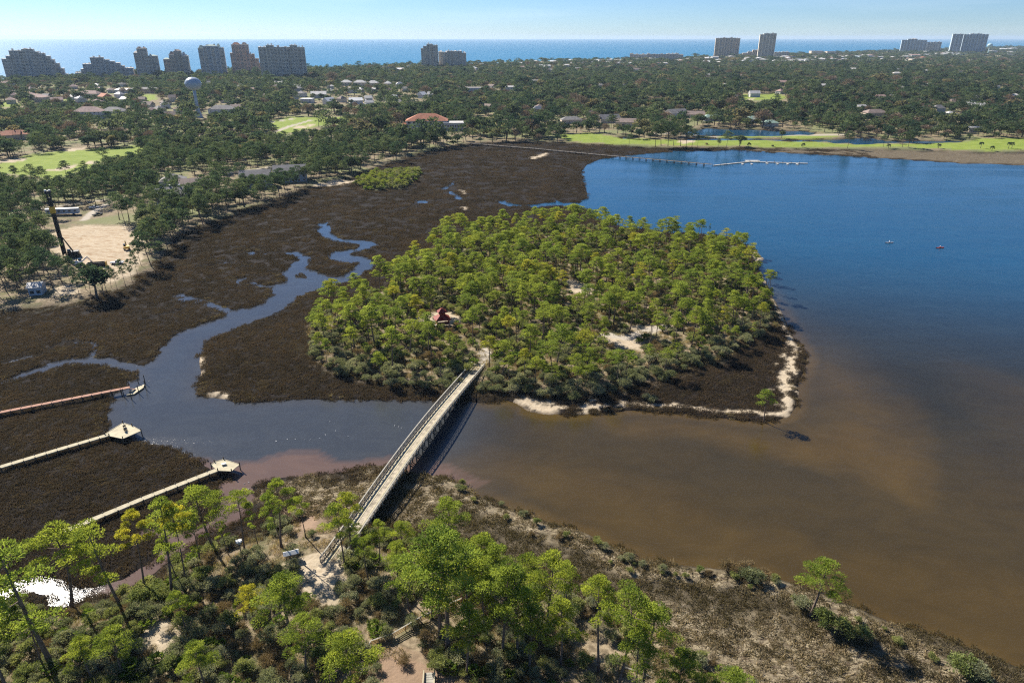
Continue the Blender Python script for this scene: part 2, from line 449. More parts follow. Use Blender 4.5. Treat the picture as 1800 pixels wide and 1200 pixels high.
UP_MAIN = np.vstack([[(-9000, 240)], polyw([(-500, 566), (0, 556), (60, 548), (120, 542), (175, 528), (225, 508), (262, 486), (292, 458), (305, 438), (330, 412),
          (395, 384), (450, 367), (505, 348), (545, 330), (600, 320), (660, 298), (720, 278), (765, 264), (830, 253), (900, 251), (960, 250), (1040, 256),
          (1100, 258), (1180, 262), (1240, 261), (1330, 262), (1450, 264), (1600, 266), (1740, 270), (1850, 268), (2600, 275)]), [(40000, 900), (40000, 40000), (-9000, 40000)]])
UP_CLUMP = polyw([(622, 327), (640, 312), (690, 302), (735, 300), (740, 311), (715, 331), (680, 336), (640, 335)])
UP_ISLE = polyw([(540, 605), (556, 645), (600, 664), (660, 678), (720, 687), (770, 692), (840, 694), (900, 694), (960, 704), (1030, 710), (1075, 698), (1120, 684), (1180, 668),
           (1250, 645), (1310, 612), (1366, 575), (1352, 515), (1330, 470), (1312, 447), (1270, 436), (1200, 428), (1100, 416), (1040, 400), (950, 402), (850, 412),
           (780, 424), (738, 455), (700, 495), (640, 525), (590, 550), (545, 575)])
UP_NEAR = polyw([(-400, 1110), (-100, 1100), (0, 1076), (60, 1072), (100, 1078), (140, 1068), (190, 1056), (240, 1044), (290, 1008), (330, 985), (380, 962), (430, 945),
           (480, 925), (530, 905), (580, 900), (620, 930), (680, 945), (740, 955), (800, 975), (880, 1005), (950, 1030), (1020, 1060), (1080, 1090), (1150, 1120), (1240, 1160),
           (1330, 1200), (1450, 1290), (1450, 1600), (-400, 1600)])
TURF = [polyw(p) for p in (
    [(-60, 300), (0, 290), (50, 276), (120, 267), (200, 262), (254, 257), (262, 266), (240, 277), (182, 284), (172, 298), (132, 308), (92, 322), (60, 314), (0, 308), (-60, 312)],
    [(468, 216), (510, 207.5), (570, 207), (620, 209.5), (617, 217), (560, 224), (520, 235), (490, 240), (478, 230)],
    [(975, 239), (1040, 236), (1100, 246), (1200, 249), (1300, 248), (1440, 252), (1500, 257), (1560, 256), (1650, 254), (1700, 252), (1720, 246), (1850, 245), (1850, 263), (1740, 268), (1600, 262), (1450, 262), (1330, 260), (1200, 258), (1080, 256), (1000, 251)],
    [(1210, 241), (1330, 240), (1400, 239.5), (1470, 240), (1475, 244), (1420, 246), (1330, 243), (1230, 242)],
    [(248, 168), (276, 167), (277, 177), (255, 181)], [(1300, 168), (1360, 166), (1388, 172), (1370, 178), (1310, 179)],
    [(-20, 182), (20, 181), (42, 186), (30, 190), (-20, 191)], [(112, 176), (140, 176), (142, 178), (112, 179)],
    [(820, 213), (860, 207), (880, 210), (870, 222), (830, 225)], [(270, 320), (330, 316), (345, 324), (300, 332)],
    [(1740, 158), (1790, 155), (1800, 163), (1750, 167)], [(720, 182), (800, 179), (800, 184), (730, 187)], [(1510, 203), (1540, 203), (1540, 209), (1515, 209)])]
BUNKER = [polyw(p) for p in (
    [(84, 303), (104, 299), (115, 294), (137, 292), (137, 296), (122, 301), (95, 304.5)], [(112, 267), (128, 263.5), (148, 262.5), (147, 265.5), (122, 270)],
    [(148, 289), (158, 286), (169, 287.5), (168, 290.5), (150, 292)], [(-5, 287), (30, 282), (48, 282), (45, 286), (0, 290)],
    [(517, 225), (535, 222), (537, 227), (520, 228)], [(540, 221), (554, 220), (554, 224), (542, 225)], [(1313, 175), (1326, 174), (1324, 178), (1314, 178)])]
SITE = polyw([(80, 430), (95, 412), (130, 402), (180, 401), (225, 402), (250, 416), (256, 436), (250, 455), (243, 470), (236, 486), (212, 498), (180, 503), (160, 492), (150, 472), (110, 458)])
SANDS = [SITE, polyw([(88, 512), (130, 505), (140, 520), (100, 526)]),
         polyw([(508, 1000), (545, 990), (566, 986), (598, 1000), (602, 1020), (597, 1045), (604, 1070), (575, 1070), (552, 1050), (530, 1025)]),
         polyw([(275, 1100), (305, 1092), (312, 1130), (302, 1165), (285, 1160), (262, 1145)]),
         polyw([(715, 573), (745, 557), (785, 553), (815, 562), (812, 575), (770, 581), (735, 583)]),
         polyw([(1055, 592), (1090, 598), (1128, 598), (1124, 624), (1092, 616), (1060, 606)]), polyw([(1000, 498), (1042, 506), (1037, 524), (1003, 520)]),
         polyw([(1100, 575), (1150, 583), (1180, 575), (1176, 583), (1150, 590), (1110, 585)]),
         polyw([(908, 706), (925, 702), (955, 712), (985, 716), (985, 726), (955, 728), (928, 721)]),
         polyw([(1314, 434), (1330, 440), (1344, 455), (1333, 470), (1322, 462)]),
         polyw([(349, 628), (354, 630), (354, 658), (349, 660)]), polyw([(371, 691), (396, 696), (396, 702), (373, 700)]), polyw([(930, 277), (960, 270), (962, 274), (938, 281)]), polyw([(806, 335), (822, 336), (815, 341)]), polyw([(808, 364), (822, 364), (820, 369)]),
         polyw([(1190, 250), (1215, 247), (1225, 252), (1200, 256)]), polyw([(640, 318), (630, 322), (560, 330), (545, 327), (600, 318)])]
ROADS = [polyw(p) for p in ([(-20, 383), (60, 372), (145, 360), (215, 350)], [(330, 340), (365, 322), (395, 309), (460, 300), (535, 287)], [(150, 390), (165, 375), (210, 352)],
         [(430, 228), (470, 218), (512, 212)], [(480, 236), (505, 226), (545, 214)], [(1150, 236.5), (1250, 241.5), (1400, 240), (1480, 239)], [(850, 640), (854, 622)], [(1050, 592), (1100, 600), (1160, 580)],
         [(540, 178), (620, 174), (700, 181), (740, 178)], [(560, 186), (640, 184), (720, 190)])]
RIDGE = polyw([(742, 838), (800, 862), (870, 905), (940, 930), (1010, 950), (1060, 972), (1110, 1000), (1180, 1014), (1290, 1022), (1390, 1045), (1480, 1080), (1560, 1112), (1640, 1162), (1700, 1195), (1800, 1240)])
BEACH = polyw([(1343, 458), (1332, 472), (1340, 490), (1352, 512), (1364, 540), (1380, 578), (1392, 605), (1398, 625), (1385, 645), (1375, 680), (1388, 712), (1378, 730), (1330, 727), (1270, 724), (1200, 716), (1140, 712), (1090, 712), (1040, 716)])
WRACK = [polyw(p) for p in ([(455, 868), (520, 850), (600, 842), (660, 830), (690, 838), (660, 880), (630, 905), (560, 915), (500, 885)],
         [(700, 880), (745, 850), (800, 870), (780, 910), (720, 930), (690, 920)],
         [(1060, 1085), (1150, 1062), (1250, 1080), (1350, 1092), (1430, 1112), (1520, 1140), (1620, 1180), (1740, 1240), (1700, 1330), (1250, 1330), (1130, 1200)])]
FAR_STRIP = polyw([(1280, 263), (1450, 264), (1600, 266), (1740, 270), (1900, 268), (1900, 294), (1690, 287), (1470, 273), (1330, 266)])
BROKEN = [polyw([(1388, 600), (1412, 620), (1406, 650), (1386, 656), (1376, 640)]), polyw([(1368, 642), (1392, 652), (1400, 690), (1384, 722), (1366, 705), (1372, 670)]), polyw([(960, 712), (1010, 716), (1040, 712), (1030, 722), (980, 724)])]
MULCH = [polyw([(655, 1165), (700, 1155), (760, 1172), (815, 1200), (830, 1270), (640, 1270)]), polyw([(500, 900), (560, 895), (570, 940), (530, 950)])]

# ------------------------------------------------------------------ the ground's shape
RILLS = [polyw(p) for p in ([(572, 391), (600, 394), (650, 385), (700, 371), (735, 357), (790, 351), (840, 345), (884, 354)], [(420, 442), (470, 446), (507, 445)], [(597, 422), (640, 421), (662, 430)],
         [(255, 562), (300, 552), (330, 540), (312, 520)], [(300, 520), (340, 530), (400, 549)], [(420, 492), (440, 486), (470, 492)], [(802, 344), (785, 330), (800, 318)], [(955, 250), (1000, 270), (1040, 278)], [(0, 640), (60, 625), (120, 600), (166, 602)], [(345, 470), (400, 462), (440, 470)])]
def terrain(X, Y):
    X = np.asarray(X, float); Y = np.asarray(Y, float)
    near = Y < 1400
    wob = (vnoise(X, Y, 5.0, 3) - 0.5) * 2.2 + (vnoise(X, Y, 1.6, 8, 2) - 0.5) * 1.0
    w = np.full(X.shape, -60.0)
    w[near] = sdf(WATER, X[near], Y[near], 60.0)
    w = np.minimum(w, -sdf(ISLET, X, Y))
    for p in POOLS: w = np.maximum(w, sdf(p, X, Y, 25.0))
    w = w + wob * np.where(Y > 230, 0.3, 0.5) + (0.7 * sstep(230, 300, Y) + 0.7 * sstep(300, 340, Y)) * (X < 0) * (w > -5)
    coast = np.full(X.shape, 400.0)
    far = Y > 600
    coast[far] = sdf(COAST_POLY, X[far], Y[far], 60000.0)
    up = np.full(X.shape, -40.0)
    for p, mg in ((UP_MAIN, 60000.0), (UP_CLUMP, 40), (UP_ISLE, 40), (UP_NEAR, 60)):
        up = np.maximum(up, sdf(p, X, Y, mg))
    up = up + (vnoise(X, Y, 9, 21) - 0.5) * 6
    land = -w
    z = np.where(land < 0, np.maximum(-1.5, land * 0.35), 0.38 * sstep(0, 1.6, land))
    z = z + (land > 0.5) * ((vnoise(X, Y, 7, 31) - 0.5) * 0.35 + (vnoise(X, Y, 1.7, 41, 2) - 0.5) * 0.25)
    rl = np.full(X.shape, 30.0)
    for p in RILLS: rl = np.minimum(rl, line_d(p, X, Y, 12.0))
    rl = sstep(1.9, 0.7, rl + (vnoise(X, Y, 3, 35) - 0.5) * 1.2)
    z = z - rl * 0.34 * (land > 0.6)
    land = np.where(rl > 0.5, np.minimum(land, 0.1), land)
    upm = sstep(-4, 9, up) * sstep(0, 4, land)
    z = z + upm * (0.9 + (vnoise(X, Y, 28, 51) - 0.3) * 1.1)
    z = np.where(coast < 60, np.minimum(z, -2 + 4 * sstep(-60, 60, coast)), z)
    r = dict(z=z, land=land, up=upm, coast=coast)
    turf = np.full(X.shape, -25.0)
    for p in TURF: turf = np.maximum(turf, sdf(p, X, Y, 25))
    sand = np.full(X.shape, -25.0)
    for p in SANDS + BUNKER: sand = np.maximum(sand, sdf(p, X, Y, 25))
    r['turf'] = sstep(-1.0, 1.5, turf + (vnoise(X, Y, 12, 61) - 0.5) * 3) * (land > 0.4)
    sd = sstep(-0.7, 0.7, sand + (vnoise(X, Y, 3, 71) - 0.5) * 2.5)
    bd = line_d(BEACH, X, Y)
    sd = np.maximum(sd, sstep(1.9, 0.6, bd + (vnoise(X, Y, 2.2, 81) - 0.40) * 3.6))
    for p in BROKEN: sd = np.maximum(sd, sstep(-0.6, 0.6, sdf(p, X, Y, 25) + (vnoise(X, Y, 1.8, 83) - 0.58) * 11))
    sd = np.maximum(sd, sstep(40, -10, coast))
    r['sand'] = sd
    road = np.full(X.shape, 30.0)
    for p in ROADS: road = np.minimum(road, line_d(p, X, Y))
    r['road'] = sstep(2.6, 1.8, road - np.clip((Y - 500) / 500, 0, 1) * 2.0)
    wr = np.full(X.shape, -25.0)
    for p in WRACK: wr = np.maximum(wr, sdf(p, X, Y, 25))
    wk = sstep(-3, 3, wr + (vnoise(X, Y, 6, 91) - 0.5) * 8)
    rd = line_d(RIDGE, X, Y)
    r['ridge'] = sstep(3.6, 0.8, rd + (vnoise(X, Y, 4, 95) - 0.5) * 4)
    wk = np.maximum(wk, r['ridge'])
    wk = np.maximum(wk, 0.5 * sstep(-2, 4, sdf(FAR_STRIP, X, Y, 25) + (vnoise(X, Y, 14, 93) - 0.5) * 12))
    r['wrack'] = wk
    r['z'] = r['z'] + r['ridge'] * 0.35 * (land > 0.3)
    mu = np.full(X.shape, -25.0)
    for p in MULCH: mu = np.maximum(mu, sdf(p, X, Y, 25))
    r['mulch'] = sstep(-1, 1, mu)
    r['site'] = sdf(SITE, X, Y, 40)
    return r

def gz(x, y):
    return float(terrain(np.array([x]), np.array([y]))['z'][0])

NR, NC = 560, 620
dd = np.linspace(1300.0, 11.0, NR)                 # rows crowd together near the viewer and thin out with distance
k = dd / H
Yr = 1.0 / ((dd - FPX * SP) * 0 + 1) * 0
yy = (dd - FPX * SP) / CP
Yr = (FPX * CP - yy * SP) / dd * H
u = np.linspace(-1, 1, NC)
u = np.sign(u) * (np.abs(u) ** 1.12)
Xg = u[None, :] * (np.maximum(1250.0 / dd * H, 150.0))[:, None]
Yg = np.repeat(Yr[:, None], NC, 1)
T = terrain(Xg.ravel(), Yg.ravel())
Vg = np.stack([Xg.ravel(), Yg.ravel(), T['z']], 1)
idx = np.arange(NR * NC).reshape(NR, NC)
Fg = np.stack([idx[:-1, :-1], idx[:-1, 1:], idx[1:, 1:], idx[1:, :-1]], -1).reshape(-1, 4)

def ground_material():
    t = NT('ground'); p = t.pos()
    n1 = t.noise(p, 0.9, 5, 0.65); n2 = t.noise(p, 0.12, 4, 0.6); n3 = t.noise(p, 4.0, 3, 0.6); n4 = t.noise(p, 0.02, 3, 0.5)
    marsh = t.mix(t.rng(n1, 0.3, 0.7), (0.011, 0.009, 0.0085), (0.027, 0.0215, 0.018))
    marsh = t.mix(t.rng(n2, 0.35, 0.7), marsh, t.mix(1.0, marsh, (0.72, 0.70, 0.72), 'MULTIPLY'))
    marsh = t.mix(t.math('MULTIPLY', t.rng(n3, 0.66, 0.75), t.rng(n2, 0.5, 0.68)), marsh, (0.075, 0.062, 0.048))
    marsh = t.mix(t.attr('dry'), marsh, t.mix(t.rng(n1, 0.3, 0.7), (0.052, 0.042, 0.027), (0.120, 0.098, 0.063)))
    floor_ = t.mix(t.rng(n1, 0.3, 0.7), (0.13, 0.10, 0.065), (0.32, 0.255, 0.17))
    marsh = t.mix(t.attr('dry'), marsh, t.mix(t.rng(n1, 0.3, 0.7), (0.052, 0.042, 0.027), (0.120, 0.098, 0.063)))
    floor_ = t.mix(t.rng(n2, 0.45, 0.65), floor_, t.mix(n3, (0.10, 0.105, 0.05), (0.17, 0.15, 0.08)))
    lawn = t.mix(t.rng(n4, 0.45, 0.6), floor_, t.mix(n1, (0.12, 0.15, 0.05), (0.22, 0.21, 0.12)))
    yv = t.n('ShaderNodeSeparateXYZ'); t.l(p, yv.inputs[0])
    c = t.mix(t.attr('up'), marsh, t.mix(t.rng(yv.outputs[1], 300, 420), floor_, lawn))
    pm = t.mapping(p, (0.55, 1.35, 1), (0, 0, 0.35))
    st = t.noise(pm, 0.42, 6, 0.68, 2.6)
    wr = t.mix(t.rng(st, 0.34, 0.58), (0.085, 0.062, 0.043), (0.28, 0.232, 0.150))
    wr = t.mix(t.rng(st, 0.56, 0.70), wr, (0.40, 0.33, 0.24))
    c = t.mix(t.attr('wrack'), c, wr)
    c = t.mix(t.attr('mulch'), c, t.mix(n3, (0.22, 0.15, 0.10), (0.31, 0.22, 0.155)))
    tf = t.mix(t.rng(n2, 0.3, 0.7), (0.170, 0.225, 0.040), (0.235, 0.280, 0.062))
    tf = t.mix(t.rng(n3, 0.3, 0.7), tf, t.mix(1.0, tf, (0.86, 0.9, 0.8), 'MULTIPLY'))
    c = t.mix(t.attr('turf'), c, tf)
    trk = t.noise(t.mapping(p, (0.10, 0.5, 1), (0, 0, 0.9)), 0.9, 4, 0.6, 2.5)
    sd = t.mix(t.rng(n1, 0.25, 0.75), (0.36, 0.29, 0.20), (0.48, 0.405, 0.30))
    sd = t.mix(t.math('MULTIPLY', t.attr('site'), t.rng(trk, 0.48, 0.62)), sd, (0.30, 0.21, 0.13))
    sd = t.mix(t.rng(n3, 0.62, 0.72), sd, (0.27, 0.20, 0.13))
    c = t.mix(t.attr('sand'), c, sd)
    c = t.mix(t.attr('road'), c, t.mix(n1, (0.34, 0.30, 0.24), (0.44, 0.39, 0.33)))
    wet = t.attr('wet')
    c = t.mix(wet, c, t.mix(1.0, c, (0.45, 0.40, 0.36), 'MULTIPLY'))
    bh = t.math('ADD', t.math('MULTIPLY', n1, 0.5), t.math('MULTIPLY', st, t.math('MULTIPLY', t.attr('wrack'), 1.2)))
    t.bsdf(c, 0.95, t.bump(bh, 0.7, 0.5), 0.1)
    return t.m

me = mesh_np('ground', Vg, Fg, ground_material(), True)
for kx in ('up', 'turf', 'sand', 'road', 'wrack', 'mulch'): fattr(me, kx, T[kx])
fattr(me, 'dry', sstep(-40, -20, Vg[:, 0]) * sstep(172, 150, Vg[:, 1]))
fattr(me, 'site', np.clip(T['site'] / 3, 0, 1))
fattr(me, 'wet', sstep(0.9, 0.1, T['land']) * (1 - 0.5 * T['sand']))
tag(link('ground', me), kind='structure')

# ------------------------------------------------------------------ water
MUD = polyw([(250, 800), (330, 806), (400, 812), (450, 806), (500, 797), (545, 797), (590, 806), (630, 811), (690, 800), (720, 802), (760, 812), (850, 850), (700, 880), (560, 860), (430, 1000), (200, 1080), (150, 1060), (240, 940), (330, 900)])
SHOAL = [polyw([(1050, 735), (1150, 738), (1250, 750), (1360, 758), (1420, 740), (1500, 750), (1560, 780), (1640, 860), (1600, 880), (1500, 820), (1380, 790), (1250, 780), (1120, 765)]),
         polyw([(1440, 640), (1500, 660), (1560, 720), (1600, 790), (1530, 790), (1450, 740), (1420, 690)]),
         polyw([(740, 836), (800, 800), (900, 790), (1000, 800), (1120, 830), (1250, 870), (1400, 930), (1600, 950), (1900, 1000), (2300, 1300), (1700, 1200), (1400, 1050), (1000, 940), (850, 880)]),
         polyw([(1700, 640), (1900, 700), (1900, 900), (1720, 800)])]

def bay_material():
    t = NT('bay_water'); p = t.pos()
    sh = t.attr('shoal'); mud = t.attr('mud')
    blot = t.noise(p, 0.035, 4, 0.55, 0.6)
    deep_and_sky = t.mix(t.attr('open'), t.mix(t.attr('left'), t.mix(blot, (0.017, 0.016, 0.010), (0.026, 0.0235, 0.013)), t.mix(blot, (0.037, 0.042, 0.049), (0.045, 0.050, 0.057))), t.mix(t.attr('left'), t.mix(blot, (0.004, 0.045, 0.096), (0.006, 0.055, 0.116)), t.mix(blot, (0.026, 0.055, 0.098), (0.034, 0.064, 0.108))))  # open bay is blue itself; left creek's blue has sky reflection painted in
    brown = t.mix(blot, (0.058, 0.036, 0.010), (0.100, 0.064, 0.019))
    c = t.mix(sh, deep_and_sky, brown)
    c = t.mix(mud, c, t.mix(blot, (0.110, 0.070, 0.054), (0.140, 0.092, 0.072)))
    silt = t.noise(t.mapping(p, (0.8, 1.5, 1), (0, 0, 0.5)), 0.09, 6, 0.66, 1.4)
    c = t.mix(t.rng(silt, 0.30, 0.70), t.mix(1.0, c, (0.91, 0.92, 0.94), 'MULTIPLY'), t.mix(1.0, c, (1.09, 1.08, 1.05), 'MULTIPLY'))
    w1 = t.noise(t.mapping(p, (1, 1.6, 1), (0, 0, 0.5)), 1.1, 3, 0.6)
    w2 = t.noise(p, 0.16, 3, 0.5)
    w3 = t.noise(t.mapping(p, (1, 2.2, 1), (0, 0, -0.3)), 2.6, 2, 0.6)
    wind = t.noise(t.mapping(p, (0.5, 2.0, 1), (0, 0, 0.25)), 0.022, 5, 0.62, 0.8)
    hgt = t.math('ADD', t.math('ADD', w1, t.math('MULTIPLY', w3, 0.5)), t.math('MULTIPLY', w2, 2.0))
    t.bsdf(c, t.mix(mud, t.math('ADD', 0.06, t.math('MULTIPLY', t.rng(wind, 0.35, 0.65), 0.07)), (0.07, 0.07, 0.07)), t.bump(hgt, t.math('MULTIPLY', t.math('ADD', 0.25, t.math('MULTIPLY', t.rng(wind, 0.35, 0.65), 0.4)), t.math('SUBTRACT', 1.0, t.math('MULTIPLY', mud, 0.75))), 0.09), 0.5, 0.0, 1.333)
    return t.m

nr, nc = 260, 260
dd = np.linspace(1300.0, 130.0, nr)
yy = (dd - FPX * SP) / CP
Yr = (FPX * CP - yy * SP) / dd * H
Xw = np.linspace(-1, 1, nc)[None, :] * np.maximum(1250.0 / dd * H, 150.0)[:, None]
Yw = np.repeat(Yr[:, None], nc, 1)
X, Y = Xw.ravel(), Yw.ravel()
wsd = sdf(WATER, X, Y, 60)
wx = X + (vnoise(X, Y, 26, 5, 4) - 0.5) * 24; wy = Y + (vnoise(X, Y, 26, 6, 4) - 0.5) * 24
mudv = sstep(-1.2, 1.0, sdf(MUD, X + (vnoise(X, Y, 14, 7) - 0.5) * 5, Y + (vnoise(X, Y, 14, 9) - 0.5) * 5, 40))
mudv *= sstep(14, 8, np.maximum(0, X + 10)) * 0.85 + 0.0
sv = np.zeros(X.shape)
for i, p in enumerate(SHOAL): sv = np.maximum(sv, sstep(-16, 10, sdf(p, wx, wy, 60)) * (0.85, 0.6, 0.62, 0.25)[i])
nearshore = sstep(7, 0, wsd) * sstep(330, 200, Y) * 0.8 * (0.12 + 0.88 * sstep(-30, 5, X))
right = np.maximum(sstep(190, 125, Y) * sstep(-25, 10, X) * 0.38, sstep(230, 170, Y) * sstep(-25, 10, X) * sstep(90, 40, X) * 0.35)
east = sstep(300, 190, Y) * sstep(60, 85, X) * sstep(135, 95, X) * 0.4
sv = np.maximum.reduce([sv, nearshore, right, east])
me = mesh_np('bay', np.stack([X, Y, 0 * X], 1), np.stack([a.ravel() for a in (lambda i: (i[:-1, :-1], i[:-1, 1:], i[1:, 1:], i[1:, :-1]))(np.arange(nr * nc).reshape(nr, nc))], -1), bay_material(), True)
fattr(me, 'open', sstep(235, 420, Y + 0.35 * X) * np.maximum(sstep(-10, 60, X + 0.12 * (Y - 300)), 0.75 * sstep(240, 340, Y)))  # also covers the creek, whose bright sky reflection is put into its colour
fattr(me, 'left', sstep(10, -25, X))
fattr(me, 'shoal', sv); fattr(me, 'mud', mudv)
tag(link('bay_water', me), kind='structure')

def ocean_material():
    t = NT('ocean_water'); p = t.pos()
    n1 = t.noise(t.mapping(p, (1, 1, 1), (0, 0, 0.4)), 0.012, 4, 0.6)
    n2 = t.noise(p, 0.08, 3, 0.6)
    c = t.mix(n1, (0.001, 0.120, 0.22), (0.004, 0.150, 0.265))
    c = t.mix(t.attr('shallow'), c, (0.06, 0.25, 0.30))
    t.bsdf(c, 0.28, t.bump(t.math('ADD', n2, t.math('MULTIPLY', n1, 3.0)), 1.0, 1.6), 0.30, 0.0, 1.333)
    return t.m
nr, nc = 150, 160
Yr = 1000.0 * (45.0 ** np.linspace(0, 1, nr))
Xo = np.linspace(-1, 1, nc)[None, :] * (Yr * 1.35 + 500)[:, None]
Yo = np.repeat(Yr[:, None], nc, 1)
Yo[0, :] = Yr[0]
X, Y = Xo.ravel(), Yo.ravel()
cs = -sdf(COAST_POLY, X, Y, 60000.0)
me = mesh_np('ocean', np.stack([X, Y, 0 * X - 0.4], 1), np.stack([a.ravel() for a in (lambda i: (i[:-1, :-1], i[:-1, 1:], i[1:, 1:], i[1:, :-1]))(np.arange(nr * nc).reshape(nr, nc))], -1), ocean_material(), True)
fattr(me, 'shallow', sstep(220, 20, cs))
tag(link('ocean', me), kind='structure')

# ------------------------------------------------------------------ plants: shapes
def quads_from(P, D, L, Wd, r):
    """one quad for each point P along direction D, length L, width Wd"""
    n = len(P)
    R = r.normal(size=(n, 3)); S = np.cross(D, R); S /= np.linalg.norm(S, axis=1, keepdims=True) + 1e-9
    L = np.broadcast_to(np.asarray(L, float), (n,))[:, None]; Wd = np.broadcast_to(np.asarray(Wd, float), (n,))[:, None]
    a = P - S * Wd * 0.35; b = P + S * Wd * 0.35; c = P + D * L + S * Wd * 0.5; d = P + D * L - S * Wd * 0.5
    V = np.stack([a, b, c, d], 1).reshape(-1, 3)
    F = np.arange(4 * n).reshape(n, 4)
    return V, F

def unit(A): return A / (np.linalg.norm(A, axis=1, keepdims=True) + 1e-9)

def tube_np(pts, rad, n):
    b = MB(); b.tube(pts, rad, n, False); return np.array([tuple(p) for p in b.v]), np.array(b.f)

def cat(parts):
    Vs, Fs, off = [], [], 0
    for V, F in parts:
        Vs.append(V); Fs.append(F + off); off += len(V)
    return np.vstack(Vs), np.vstack(Fs)

def pine_np(seed, h, cr, base, limbs, dens, blade, top='round', pad=1.0):
    """straight trunk, bare below; limbs carry separate domed needle pads"""
    r = np.random.default_rng(seed)
    sway = r.normal(size=2) * 0.35
    r0x, r0y = r.normal(size=2) * 0.5
    def axis(t): return np.array([sway[0] * math.sin(t * 2.2) + r0x * t, sway[1] * math.sin(t * 2.6) + r0y * t, h * t])
    tr = 0.085 + 0.0078 * h
    ts = np.linspace(0, 1, 9)
    wood = [tube_np([axis(t) for t in ts], [tr * (1.25 if t == 0 else 1) * (1 - 0.80 * t) for t in ts], 6)]
    C, Rr = [], []
    ch = 1 - base
    for i in range(limbs):
        t = (i + r.random() * 0.8) / limbs
        if top == 'flat': prof = (0.75 + 0.25 * t) if t < 0.55 else math.sqrt(max(0.05, 1 - ((t - 0.55) / 0.5) ** 2))
        elif top == 'sparse': prof = r.uniform(0.55, 1.15) * (1 - 0.5 * t)
        else: prof = math.sqrt(max(0.04, 1 - t ** 1.7))
        ln = cr * prof * r.uniform(0.72, 1.05)
        az = i * 2.399 + r.uniform(-0.5, 0.5)
        zt = base + ch * (0.10 + 0.78 * t)
        s = axis(max(base * 0.92, zt - 0.30 * ln / h))
        e = np.array([*axis(zt)[:2], h * zt]) + (math.cos(az) * ln, math.sin(az) * ln, r.normal() * 0.15)
        m = s + (e - s) * (0.5, 0.5, 0.35)
        br = tr * 0.40 * (1 - 0.6 * t)
        wood.append(tube_np([s, m, e], [br, br * 0.7, br * 0.25], 4))
        C.append(e); Rr.append(cr * pad * r.uniform(0.25, 0.40))
        if ln > cr * 0.55:
            C.append(s + (e - s) * 0.62 + (0, 0, 0.22) + r.normal(size=3) * (0.25, 0.25, 0.1)); Rr.append(cr * pad * r.uniform(0.18, 0.32))
        if top == 'sparse' and r.random() < 0.4:      # a bare dead limb below the crown
            zb = base * r.uniform(0.6, 0.95); sb = axis(zb)
            wood.append(tube_np([sb, sb + (math.cos(az + 1) * 0.9, math.sin(az + 1) * 0.9, 0.25)], [0.05, 0.02], 4))
    tp = axis(1.0)
    for q in range(3 if top == 'sparse' else 5):
        a = q * 1.9 + r.random(); C.append(tp + (math.cos(a) * cr * 0.22, math.sin(a) * cr * 0.22, -0.35 + 0.15 * r.normal())); Rr.append(cr * pad * 0.30)
    P, D, S = [], [], []
    for c, R in zip(C, Rr):
        n = dens
        q = unit(r.normal(size=(n, 3)) + (0, 0, 0.35)); q[:, 2] = np.where(q[:, 2] < -0.25, -q[:, 2] * 0.5, q[:, 2])
        q = q * (0.62 + 0.38 * r.random((n, 1)))
        P.append(c + q * R * (1.12, 1.12, 0.62))
        D.append(unit(q + r.normal(size=(n, 3)) * 0.5 + (0, 0, 0.35)))
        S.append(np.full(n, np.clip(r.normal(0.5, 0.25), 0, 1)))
    P = np.vstack(P); D = np.vstack(D); S = np.concatenate(S)
    n = len(P)
    V, F = quads_from(P, D, r.uniform(0.7, 1.2, n) * blade, r.uniform(0.6, 1.1, n) * blade * 0.45, r)
    return cat(wood), (V, F), np.repeat(S, 4)

def oak_np(seed, R, h, lobes, per, leaf, flat=0.72, thin=False):
    r = np.random.default_rng(seed)
    wood = [tube_np([(0, 0, 0), (r.normal() * 0.2, r.normal() * 0.2, h * 0.3), (r.normal() * 0.3, r.normal() * 0.3, h * 0.62)], [0.40, 0.30, 0.16], 6)]
    P, D, S = [], [], []
    cz = h * 0.60
    for i in range(lobes):
        d = unit(r.normal(size=(1, 3)) + (0, 0, 0.25))[0]
        if d[2] < -0.25: d[2] *= -0.5
        c = np.array([0, 0, cz]) + d * (R * 0.66, R * 0.66, (h - cz) * 0.72) * r.uniform(0.75, 1.1)
        rr = R * r.uniform(0.30, 0.46)
        s = (0, 0, h * 0.42)
        wood.append(tube_np([s, (np.array(s) + c) / 2 + (0, 0, 0.3), c], [0.16, 0.10, 0.05], 4))
        q = unit(r.normal(size=(per, 3)))
        q[:, 2] = np.where(q[:, 2] < -0.35, -q[:, 2], q[:, 2])
        P.append(c + q * rr * (1, 1, flat) * (r.random((per, 1)) * 0.35 + 0.68))
        D.append(unit(q + r.normal(size=(per, 3)) * 0.8))
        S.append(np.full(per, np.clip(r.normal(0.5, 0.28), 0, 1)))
    P = np.vstack(P); D = np.vstack(D); S = np.concatenate(S); n = len(P)
    V, F = quads_from(P, D, r.uniform(0.7, 1.25, n) * leaf, r.uniform(0.7, 1.2, n) * leaf * (0.16 if thin else 0.8), r)
    return cat(wood), (V, F), np.repeat(S, 4)

